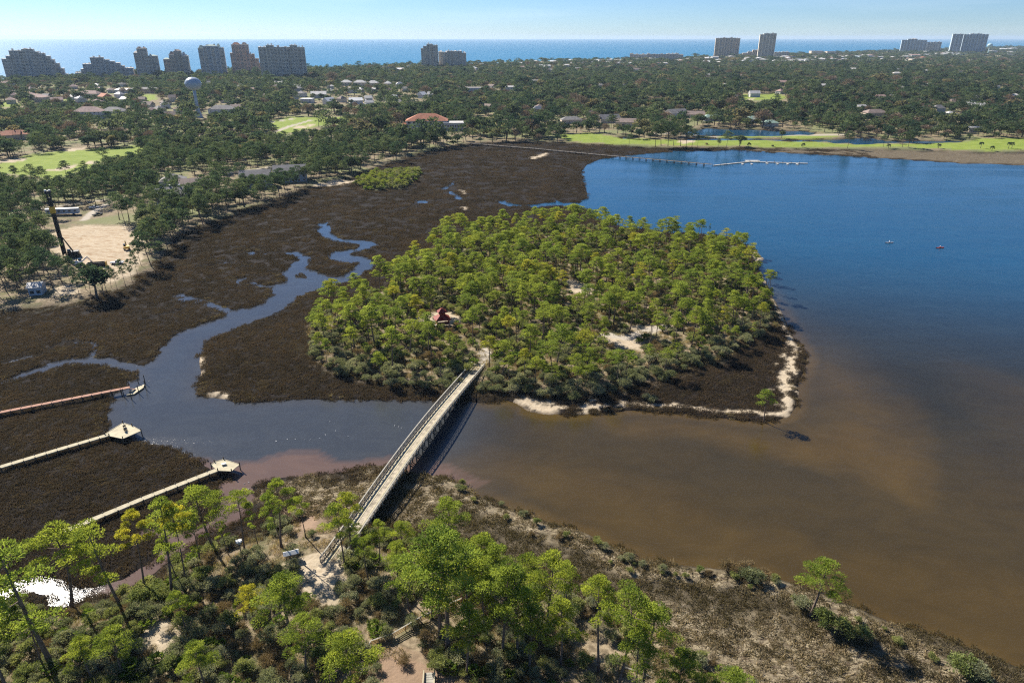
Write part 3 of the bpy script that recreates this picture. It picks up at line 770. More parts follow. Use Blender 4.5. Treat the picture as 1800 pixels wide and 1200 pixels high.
def shrub_np(seed, R, h, lobes, per, leaf, wid=0.6, upb=0.3):
    r = np.random.default_rng(seed)
    wood = []
    P, D, S = [], [], []
    for i in range(lobes):
        a = r.random() * 6.283; q = math.sqrt(r.random()) * R * 0.68
        c = np.array([math.cos(a) * q, math.sin(a) * q, h * (0.72 - 0.32 * (q / R) ** 2) * r.uniform(0.7, 1.1)])
        wood.append(tube_np([(0, 0, -0.15), c * (0.5, 0.5, 0.6), c], [0.06, 0.045, 0.02], 4))
        k = unit(r.normal(size=(per, 3))); k[:, 2] = np.abs(k[:, 2]) * 1.0 - 0.25
        P.append(c + k * R * r.uniform(0.28, 0.55) * (1, 1, h / R * 0.8) * (r.random((per, 1)) * 0.75 + 0.25))
        D.append(unit(k + r.normal(size=(per, 3)) * 0.7 + (0, 0, upb)))
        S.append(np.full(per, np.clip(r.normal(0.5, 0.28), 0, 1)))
    P = np.vstack(P); D = np.vstack(D); S = np.concatenate(S); n = len(P)
    P[:, 2] = np.maximum(P[:, 2], 0.05)
    V, F = quads_from(P, D, r.uniform(0.7, 1.2, n) * leaf, r.uniform(0.7, 1.2, n) * leaf * wid, r)
    return cat(wood), (V, F), np.repeat(S, 4)

def palmetto_np(seed, fans=26):
    r = np.random.default_rng(seed)
    P, D = [], []; wood = [tube_np([(0, 0, -0.1), (0, 0, 0.35)], [0.12, 0.06], 5)]
    for i in range(fans):
        az = i * 2.399; el = r.uniform(0.25, 1.3)
        d = np.array([math.cos(az) * math.cos(el), math.sin(az) * math.cos(el), math.sin(el)])
        tip = d * r.uniform(0.6, 1.15)
        side = np.cross(d, (0, 0, 1)); side /= np.linalg.norm(side)
        for k in np.linspace(-1.1, 1.1, 7):
            P.append(tip + (0, 0, 0.1)); D.append(d * math.cos(k) + side * math.sin(k) + np.array((0, 0, -0.12)))
    P = np.array(P); D = unit(np.array(D)); n = len(P)
    V, F = quads_from(P, D, r.uniform(0.5, 0.75, n), 0.13, r)
    return cat(wood), (V, F), np.repeat(r.random(n), 4)

def grass_np(seed, size, n, hgt, wid, lean=0.35):
    r = np.random.default_rng(seed)
    P = np.stack([(r.random(n) - 0.5) * size * 1.15, (r.random(n) - 0.5) * size * 1.15, np.full(n, -0.08)], 1)
    clump = vnoise(P[:, 0] + seed * 10, P[:, 1], 0.9, seed, 2)
    D = unit(r.normal(size=(n, 3)) * lean + (0, 0, 1)) if lean < 1 else unit(r.normal(size=(n, 3)) * (1, 1, 0.12) + (0.8, 0.3, 0.22))
    V, F = quads_from(P, D, hgt * (0.45 + 0.9 * clump) * r.uniform(0.7, 1.2, n), wid, r)
    return (V, F), np.repeat(np.clip(clump + r.normal(0, 0.15, n), 0, 1), 4)

class Kind:
    """shape variants of one kind of plant: separate wood and leaf meshes, plus a joined mesh for masses"""
    def __init__(s, name): s.name = name; s.var = []; s.joined = bpy.data.collections.new(name + '_shapes')
    def add(s, data, wmat, lmat, size, stiff=True):
        (Vw, Fw), (Vl, Fl), sh = data
        mw = mesh_np(s.name + '_wood', Vw, Fw, wmat, True); ml = mesh_np(s.name + '_leaves', Vl, Fl, lmat)
        fattr(ml, 'shade', sh); fattr(mw, 'shade', np.full(len(Vw), 0.5))
        V = np.vstack([Vw, Vl]); F = np.vstack([Fw, Fl + len(Vw)])
        mj = mesh_np(s.name + '_joined', V, F, wmat); mj.materials.append(lmat)
        mj.polygons.foreach_set('material_index', np.concatenate([np.zeros(len(Fw), np.int32), np.ones(len(Fl), np.int32)]))
        fattr(mj, 'shade', np.concatenate([np.full(len(Vw), 0.5), sh]))
        o = bpy.data.objects.new('%s_shape_%03d' % (s.name, len(s.var)), mj); s.joined.objects.link(o)
        s.var.append((mw, ml, size))

PINE = Kind('pine')
for i in range(14):
    tp = ('round', 'flat', 'round', 'sparse', 'round', 'flat', 'round')[i % 7]
    PINE.add(pine_np(100 + i, 12.0, 2.3 + 0.2 * (i % 3), (0.66, 0.74, 0.60, 0.52, 0.64, 0.72, 0.58)[i % 7], (13, 11, 15, 9, 13, 11, 16)[i % 7], 76, 0.29, tp), M['bark'], M['pine_isle'], 12.0)
NPINE = Kind('near_pine')
for i in range(7):
    tp = ('round', 'flat', 'round', 'sparse', 'round', 'flat', 'round')[i]
    NPINE.add(pine_np(160 + i, 12.0, 2.6 + 0.2 * (i % 3), (0.60, 0.68, 0.50, 0.44, 0.56, 0.66, 0.48)[i], (10, 9, 13, 9, 11, 9, 14)[i], 210, 0.20, tp, 0.84), M['bark'], M['pine'], 12.0)
DPINE = Kind('dark_pine')
for i in range(7):
    DPINE.add(pine_np(300 + i, 14.0, 3.4 + 0.3 * (i % 3), (0.55, 0.48, 0.60, 0.42)[i % 4], 14, 30, 0.62, ('round', 'flat')[i % 2]), M['bark'], M['pine_far'], 14.0)
OAK = Kind('oak')
for i in range(7): OAK.add(oak_np(500 + i, 5.2, 9.5 + (i % 3), 16 + i % 4, 62, 0.62), M['bark_grey'], M['oak'], 10.0)
for i in range(2): OAK.add(oak_np(540 + i, 4.6, 9.0, 14, 60, 1.3, 0.8, True), M['bark_grey'], M['bare'], 9.0)
FOAK = Kind('far_oak')
for i in range(6): FOAK.add(oak_np(600 + i, 5.2, 9.0 + (i % 3), 12 + i % 3, 24, 1.05), M['bark_grey'], M['oak'], 10.0)
for i in range(2): FOAK.add(pine_np(620 + i, 12.0, 3.8, 0.5, 10, 12, 1.05, 'round'), M['bark'], M['pine_far'], 12.0)
FOAK.add(oak_np(640, 4.6, 9.0, 10, 40, 1.6, 0.8, True), M['bark_grey'], M['bare'], 9.0)
SHRUB = Kind('shrub')
for i in range(4): SHRUB.add(shrub_np(700 + i, 1.5, 1.9, 13, 100, 0.19, 0.42), M['bark_grey'], M['shrub_grey'], 1.5)
for i in range(4): SHRUB.add(shrub_np(710 + i, 1.5, 2.1, 13, 100, 0.20, 0.45), M['bark_grey'], M['shrub_green'], 1.5)
for i in range(2): SHRUB.add(shrub_np(720 + i, 1.3, 1.5, 12, 70, 0.42, 0.10), M['bark_grey'], M['shrub_dry'], 1.3)
for i in range(2): SHRUB.add(palmetto_np(730 + i), M['bark'], M['palmetto'], 1.4)

def scatter(name, X, Y, Z, rz, sc, idx, coll, kind='stuff', label=None, tilt=None):
    n = len(X)
    me = bpy.data.meshes.new(name); me.vertices.add(n)
    me.vertices.foreach_set('co', np.stack([X, Y, Z], 1).astype(np.float32).ravel())
    a = me.attributes.new('rot', 'FLOAT_VECTOR', 'POINT')
    rot = np.zeros((n, 3), np.float32); rot[:, 2] = rz
    if tilt is not None: rot[:, :2] = tilt
    a.data.foreach_set('vector', rot.ravel())
    a = me.attributes.new('size', 'FLOAT_VECTOR', 'POINT')
    sc = np.asarray(sc, np.float32)
    if sc.ndim == 1: sc = np.stack([sc, sc, sc], 1)
    a.data.foreach_set('vector', sc.ravel())
    a = me.attributes.new('pick', 'INT', 'POINT'); a.data.foreach_set('value', np.asarray(idx, np.int32))
    o = link(name, me)
    ng = bpy.data.node_groups.new(name + '_scatter', 'GeometryNodeTree')
    ng.interface.new_socket('Geometry', in_out='INPUT', socket_type='NodeSocketGeometry')
    ng.interface.new_socket('Geometry', in_out='OUTPUT', socket_type='NodeSocketGeometry')
    N = ng.nodes.new
    gi = N('NodeGroupInput'); go = N('NodeGroupOutput'); ip = N('GeometryNodeInstanceOnPoints'); ci = N('GeometryNodeCollectionInfo')
    ci.inputs['Collection'].default_value = coll; ci.inputs['Separate Children'].default_value = True; ci.inputs['Reset Children'].default_value = True
    def na(nm, t):
        q = N('GeometryNodeInputNamedAttribute'); q.data_type = t; q.inputs['Name'].default_value = nm; return q.outputs['Attribute']
    L = ng.links.new
    L(gi.outputs[0], ip.inputs['Points']); L(ci.outputs[0], ip.inputs['Instance']); ip.inputs['Pick Instance'].default_value = True
    L(na('pick', 'INT'), ip.inputs['Instance Index'])
    e2 = N('FunctionNodeEulerToRotation'); L(na('rot', 'FLOAT_VECTOR'), e2.inputs[0]); L(e2.outputs[0], ip.inputs['Rotation'])
    L(na('size', 'FLOAT_VECTOR'), ip.inputs['Scale']); L(ip.outputs[0], go.inputs[0])
    o.modifiers.new('scatter', 'NODES').node_group = ng
    return tag(o, label, kind=kind)

def plant(name, K, v, x, y, z, rz, s, label, cat_, group=None, parts=('trunk', 'crown'), tilt=(0, 0)):
    e = bpy.data.objects.new(name, None); COL.objects.link(e)
    e.empty_display_size = 0.3
    e.location = (x, y, z); e.rotation_euler = (tilt[0], tilt[1], rz)
    e.scale = s if hasattr(s, '__len__') else (s, s, s)
    mw, ml, _ = K.var[v]
    for nm, m_ in zip(parts, (mw, ml)):
        o = bpy.data.objects.new(nm, m_); COL.objects.link(o); o.parent = e
    return tag(e, label, cat_, group)

# ------------------------------------------------------------------ plants: where they stand
# houses of the mainland: label, pixel, width in pixels, depth, wall height, materials, roof, turn, roof height, windows
HS = [
 ('terracotta-roofed house at the left edge behind the fairway', 12, 247, 22, 13, 5.5, ('wall_cream', 'terracotta'), 'gable', 0.5, 3.6, 3),
 ('terracotta-roofed house in the middle of the red-roofed three', 27, 246, 22, 13, 5.5, ('wall_cream', 'terracotta'), 'gable', 0.4, 4.0, 3),
 ('terracotta-roofed house at the right of the red-roofed three', 43, 245, 22, 12, 5.5, ('wall_cream', 'terracotta'), 'hip', 0.1, 3.6, 3),
 ('big pale hip-roofed house at the far left below the stepped tower', 67, 180, 32, 22, 8, ('wall_cream', 'roof_pink'), 'hip', 0.1, 5, 5),
 ('long pink-roofed house row left of centre in the left suburb', 160, 172, 40, 15, 7, ('wall_cream', 'roof_pink'), 'hip', -0.2, 5, 5),
 ('pink gabled house at the right end of the pink row', 186, 177, 18, 16, 7, ('wall_cream', 'terracotta'), 'gable', -0.6, 5, 3),
 ('faded pink house below the long pink row', 102, 184, 18, 15, 7, ('wall_cream', 'roof_pink'), 'gable', 0.6, 4, 3),
 ('large white-walled house with a ribbed grey-pink roof', 160, 208, 46, 20, 9, ('wall_white', 'roof_pink'), 'hip', 0.12, 6, 7),
 ('grey-roofed house right of the large white-walled one', 203, 206, 38, 18, 8, ('wall_white', 'roof_grey'), 'hip', -0.05, 5, 6),
 ('white house with a grey roof right of the water tower', 392, 201, 42, 18, 7, ('wall_white', 'roof_grey'), 'hip', 0.1, 5, 5),
 ('small grey-roofed house right of the water tower, in front of the white one', 420, 196, 24, 15, 6, ('wall_white', 'roof_brown'), 'gable', 0.4, 4, 3),
 ('pinkish-roofed house left of the water tower foot', 322, 199, 26, 15, 6, ('wall_white', 'roof_pink'), 'hip', 0.2, 4, 3),
 ('white-walled house at the left of the water tower foot', 300, 210, 20, 13, 5, ('wall_white', 'roof_brown'), 'gable', 0.5, 4, 3),
 ('red-and-grey motel-like block below the slim tower pair', 256, 164, 48, 16, 8, ('wall_pink', 'roof_grey'), 'hip', 0, 3, 8),
 ('pale condo roof, leftmost of the row in mid distance', 609, 151, 19, 16, 7, ('wall_tan', 'roof_pale'), 'hip', 0, 5, 3),
 ('pale condo roof, second of the row in mid distance', 633, 151, 21, 16, 7, ('wall_tan', 'roof_pale'), 'hip', 0, 5, 3),
 ('pale condo roof, third of the row in mid distance', 656, 152, 19, 16, 7, ('wall_tan', 'roof_pale'), 'hip', 0, 5, 3),
 ('pale condo roof, fourth of the row in mid distance', 682, 153, 12, 16, 7, ('wall_tan', 'roof_pale'), 'hip', 0, 5, 2),
 ('pinkish condo roof standing apart right of the condo row', 742, 156, 20, 18, 7, ('wall_tan', 'roof_pink'), 'hip', 0.1, 5, 3),
 ('white shop roof with steep ends left of the car park', 626, 183, 22, 18, 6, ('wall_white', 'white'), 'gable', 0.3, 4, 3),
 ('white shop roof in the car park, right of the steep one', 687, 175, 22, 18, 6, ('wall_white', 'white'), 'hip', -0.2, 4, 3),
 ('white shop with a lean roof beside the trees', 742, 173, 12, 16, 6, ('wall_white', 'white'), 'gable', 0.9, 5, 2),
 ('small white shop at the right of the car park', 757, 172, 9, 14, 6, ('wall_white', 'roof_pale'), 'gable', 0.2, 4, 2),
 ('white gabled hall left of the car park', 561, 172, 26, 20, 6, ('wall_white', 'roof_pale'), 'gable', 0.2, 5, 3),
 ('bright white flat shop at the left end of the shops', 541, 181, 20, 18, 6, ('wall_white', 'white'), 'flat', 0, 1, 3),
 ('bright white gabled shop beside the flat one', 579, 184, 16, 16, 6, ('wall_white', 'white'), 'gable', 0.8, 5, 3),
 ('very long grey-blue shopping hall roof in mid distance', 838, 161, 62, 30, 7, ('wall_blue', 'roof_grey'), 'flat', 0.02, 1, 10),
 ('pale shopping hall right of the very long one', 894, 160, 26, 30, 8, ('wall_white', 'roof_pale'), 'flat', 0, 1, 5),
 ('wide white flat-roofed hall in the right suburb', 1037, 145, 34, 40, 7, ('wall_white', 'white'), 'flat', 0, 1, 5),
 ('long white roof behind the wide white hall', 1025, 133, 26, 30, 6, ('wall_white', 'roof_pale'), 'flat', 0, 1, 4),
 ('grey-roofed house with cream gable behind the golf green', 1070, 216, 36, 15, 5, ('wall_cream', 'roof_grey'), 'gable', 0.25, 5, 4),
 ('cream-gabled house right of the golf green houses', 1100, 222, 34, 13, 5, ('wall_cream', 'roof_brown'), 'gable', -0.3, 4, 4),
 ('low grey-roofed house left of the cream-gabled ones', 1004, 217, 36, 13, 4.5, ('wall_tan', 'roof_grey'), 'hip', 0.1, 3.5, 4),
 ('small brown-roofed house behind the low grey one', 1040, 206, 22, 13, 5, ('wall_tan', 'roof_brown'), 'gable', 0.5, 4, 3),
 ('grey house with several gables left of the pond', 1188, 207, 34, 18, 6, ('wall_blue', 'roof_grey'), 'gable', 0.4, 5, 4),
 ('brown-roofed house right of the grey many-gabled one', 1222, 208, 30, 14, 5, ('wall_tan', 'roof_brown'), 'gable', -0.2, 4, 4),
 ('green-roofed house left of the pond', 1252, 213, 36, 13, 4.5, ('wall_white', 'roof_green'), 'hip', 0.1, 3.5, 4),
 ('green-roofed house above the pond, second from the left', 1325, 216, 34, 13, 4.5, ('wall_white', 'roof_green'), 'hip', 0.05, 3.5, 4),
 ('green-roofed house above the pond, rightmost', 1352, 222, 26, 12, 4.5, ('wall_white', 'roof_green'), 'hip', 0, 3, 3),
 ('cream two-storey house among trees on the right', 1535, 207, 40, 15, 6.5, ('wall_cream', 'roof_brown'), 'hip', 0.2, 4, 4),
 ('white house left of the cream two-storey one', 1512, 196, 16, 12, 6, ('wall_white', 'roof_pale'), 'gable', 0.3, 3, 2),
 ('white house peeping from the trees at the right', 1697, 190, 18, 13, 6, ('wall_white', 'roof_pale'), 'gable', -0.3, 3, 2),
 ('cream house half hidden by trees at the right', 1712, 203, 14, 12, 6, ('wall_cream', 'roof_pale'), 'gable', 0.2, 3, 2),
 ('white house below the cream one at the right', 1667, 208, 18, 12, 6, ('wall_white', 'roof_pale'), 'hip', 0.2, 3, 2),
 ('house with a pale flat roof by the blue pool at the right', 1708, 231, 26, 13, 4.5, ('wall_cream', 'roof_pale'), 'flat', 0.1, 1, 3),
 ('grey-roofed condo nearest the marsh with white chimneys', 305, 362, 46, 15, 8, ('wall_blue', 'roof_grey'), 'gable', 0.35, 4, 5),
 ('grey-roofed condo behind the one with chimneys', 345, 345, 44, 15, 8, ('wall_blue', 'roof_brown'), 'gable', 0.35, 4, 5),
 ('grey condo roof beside the pale road', 308, 334, 40, 14, 7, ('wall_blue', 'roof_grey'), 'hip', 0.3, 4, 4),
 ('long grey condo by the marsh right of the road', 512, 318, 54, 13, 8, ('wall_blue', 'roof_grey'), 'gable', 0.25, 4, 6),
 ('grey condo half hidden by pines near the marsh', 452, 328, 50, 13, 8, ('wall_blue', 'roof_grey'), 'gable', 0.25, 4, 6),
 ('small house with a pale blue roof among pines below the sand site', 68, 517, 20, 6, 3.5, ('wall_blue', 'roof_pale'), 'gable', 0.3, 1.6, 2),
]
FAR_H = []
_q = random.Random(77)
while len(FAR_H) < 42:
    _x, _y = _q.uniform(830, 1800), 122 + 78 * _q.random() ** 1.2
    if any(abs(_x - a[0]) < 14 and abs(_y - a[1]) < 4 for a in FAR_H) or (1140 < _x < 1420 and _y > 190): continue
    FAR_H.append((_x, _y, _q.uniform(13, 22) * (0.55 + 0.45 * (_y - 110) / 90)))
LEFT_H = []
_areas = ((10, 225, 150, 186, 22), (250, 330, 170, 204, 7), (360, 540, 148, 200, 16), (560, 740, 140, 190, 14))
for _a in _areas:
    _n = 0; _t = 0
    while _n < _a[4] and _t < 600:
        _t += 1
        _x, _y = _q.uniform(_a[0], _a[1]), _q.uniform(_a[2], _a[3])
        if any(abs(_x - a[0]) < 10 and abs(_y - a[1]) < 4.5 for a in LEFT_H) or any(abs(_x - h_[1]) < h_[3] * 0.5 + 8 and abs(_y - h_[2]) < 6 for h_ in HS): continue
        LEFT_H.append((_x, _y, _q.uniform(11, 18) * (0.55 + 0.45 * (_y - 110) / 90))); _n += 1
HOUSE_AT = [(*G(a, b, 1.2), 0.5 * c / PXM(G(a, b, 1.2)[1])) for a, b, c in LEFT_H] + [(*G(h_[1], h_[2], 1.2), 0.5 * h_[3] / PXM(G(h_[1], h_[2], 1.2)[1])) for h_ in HS] + [(*G(a, b, 1.2), 0.5 * c / PXM(G(a, b, 1.2)[1])) for a, b, c in FAR_H] + [(*G(752, 227), 30.0), (*G(795, 227), 18.0)]
# openings that stay visible in the photograph (traced outlines); no tree stands in front of them
def box_px(x0, y0, x1, y1): return np.array([(x0, y0), (x1, y0), (x1, y1), (x0, y1)], float)
OPEN = [np.array(p, float) for p in (
    [(0, 291), (50, 277), (120, 268), (200, 262), (250, 259), (250, 266), (200, 274), (165, 285), (130, 300), (60, 311), (0, 306)],
    [(480, 222), (512, 210), (612, 210), (610, 216), (560, 221), (520, 232), (490, 236)],
    [(970, 241), (1040, 238), (1120, 248), (1440, 252), (1500, 256), (1690, 252), (1730, 247), (1810, 246), (1810, 262), (1600, 262), (1330, 260), (1000, 251)],
    [(1225, 229), (1350, 229), (1350, 242), (1225, 242)], [(1380, 238), (1480, 240), (1540, 244), (1560, 252), (1480, 256), (1400, 250)],
    [(92, 420), (150, 406), (240, 411), (248, 432), (236, 452), (215, 462), (170, 462), (130, 452), (100, 444)],
    [(706, 200), (755, 196), (812, 208), (812, 226), (704, 226)], [(335, 133), (360, 133), (360, 205), (340, 205)], [(0, 232), (52, 232), (52, 246), (0, 246)],
    [(48, 166), (84, 166), (84, 176), (48, 176)], [(136, 187), (222, 187), (222, 202), (136, 202)], [(400, 298), (530, 286), (536, 291), (462, 303), (400, 314)],
    [(602, 138), (702, 138), (702, 150), (602, 150)], [(600, 164), (662, 164), (662, 182), (600, 182)], [(735, 162), (762, 162), (762, 172), (735, 172)],
    [(806, 150), (912, 150), (912, 158), (806, 158)], [(1050, 199), (1116, 199), (1116, 218), (1050, 218)], [(980, 205), (1030, 205), (1030, 214), (980, 214)],
    [(1165, 191), (1240, 191), (1240, 204), (1165, 204)], [(1515, 186), (1560, 186), (1560, 205), (1515, 205)], [(1300, 168), (1385, 168), (1385, 178), (1300, 178)],
    [(248, 169), (276, 169), (276, 179), (248, 179)], [(0, 182), (40, 182), (40, 190), (0, 190)], [(80, 364), (215, 350), (215, 362), (145, 382), (80, 382)],
    [(55, 495), (82, 495), (82, 515), (55, 515)], [(1660, 190), (1700, 182), (1700, 204), (1662, 204)],
    [(1695, 216), (1722, 216), (1722, 233), (1695, 233)], [(530, 168), (600, 168), (600, 182), (530, 182)], [(365, 180), (430, 176), (430, 196), (365, 196)])]
OPEN += [box_px(a - c * 0.4, b - c * 0.22, a + c * 0.4, b - c * 0.02) for a, b, c in FAR_H + LEFT_H]
FLAT = [OPEN[i] for i in (0, 1, 2, 3, 4, 5, 11, 20, 21, 22, 23)]; REST = [p for i, p in enumerate(OPEN) if i not in (0, 1, 2, 3, 4, 5, 11, 20, 21, 22, 23)]
THIN = [np.array(p, float) for p in ([(600, 164), (745, 162), (750, 186), (600, 190)], [(365, 176), (440, 174), (440, 200), (365, 204)], [(270, 172), (330, 170), (330, 205), (270, 206)], [(520, 160), (600, 158), (600, 186), (520, 188)], [(60, 150), (230, 150), (230, 184), (60, 186)])]
ISLE_OPEN = [np.array(p, float) for p in ([(757, 556), (772, 547), (792, 550), (798, 562), (785, 570), (760, 570)], [(1072, 592), (1125, 597), (1122, 620), (1080, 612)], [(1005, 502), (1037, 507), (1035, 520), (1005, 518)],
             [(822, 648), (846, 630), (858, 636), (836, 690), (806, 695)], [(1140, 575), (1165, 580), (1160, 588), (1135, 584)])]

def clear_of(polys, X, Y, Z, h, fr=(0.25, 0.6, 0.97), rad=0.0, front=False):
    ok = np.ones(len(X), bool)
    bpy_ = PJ(X, Y, Z)[1]
    for f in fr:
        for s in ((-0.7, 0.7) if rad is not None and np.any(np.asarray(rad) > 0) else (0,)):
            px, py = PJ(X + s * np.asarray(rad), Y, Z + h * f)
            for p in polys: ok &= ~(inside(p, px, py) & (bpy_ > p[:, 1].max() - (1.0 if front else 1e9)))
    return ok

def jitter(x0, x1, y0, y1, s, r):
    gx, gy = np.meshgrid(np.arange(x0, x1, s), np.arange(y0, y1, s * 0.9))
    gx = gx + (np.arange(gx.shape[0]) % 2)[:, None] * s / 2
    X = gx.ravel() + r.uniform(-0.42, 0.42, gx.size) * s; Y = gy.ravel() + r.uniform(-0.42, 0.42, gx.size) * s
    return X, Y

# --- island pines
pines = []        # (x, y, z, h, width, variant, label, group)
X, Y = jitter(-130, 140, 175, 430, 7.1, rng)
k = inside(UP_ISLE, X, Y); X, Y = X[k], Y[k]
t_ = terrain(X, Y); k = (t_['sand'] < 0.3) & (t_['road'] < 0.4); X, Y, Z = X[k], Y[k], t_['z'][k]
edge = sdf(UP_ISLE, X, Y, 60)
hh = rng.normal(12.2, 2.6, len(X)) * (0.75 + 0.25 * sstep(0, 14, edge))
hh = np.clip(hh, 5.5, 15.5)
thin = vnoise(X, Y, 30, 77)
k = clear_of(ISLE_OPEN, X, Y, Z, hh, rad=2.2) & (rng.random(len(X)) < np.where(Y < 215, 0.62, 0.95) * np.where(thin < 0.42, 0.5, 1.0))
for x, y, z, h in zip(X[k], Y[k], Z[k], hh[k]):
    v_ = int(rng.integers(0, 14)); px_, py_ = PJ(x, y, z)
    shp = {0: 'dome-crowned', 1: 'flat-crowned', 2: 'full round', 3: 'sparse open', 4: 'dome-crowned', 5: 'flat-crowned', 6: 'full round'}[v_ % 7]
    siz = 'tall ' if h > 12.6 else 'low ' if h < 10.2 else ''
    wh_ = ('at the western tip of the island wood' if px_ < 660 else 'on the island front left of the bridge end' if py_ > 610 and px_ < 840 else 'on the island front right of the bridge end' if py_ > 610 and px_ < 1060 else
           'on the south-eastern slope of the island wood' if py_ > 560 and px_ >= 1060 else 'near the red pavilion clearing' if py_ > 520 and px_ < 900 else 'in the middle of the island wood' if py_ > 500 and px_ < 1150 else
           'by the eastern beach of the island' if px_ > 1150 and py_ > 450 else 'at the far side of the island wood, left half' if px_ < 960 else 'at the far side of the island wood, right half')
    lab_ = siz + shp + ' pine ' + wh_
    pines.append((x, y, z, h, rng.uniform(0.75, 1.4), v_, lab_, lab_.replace(' pine ', ' pines ')))
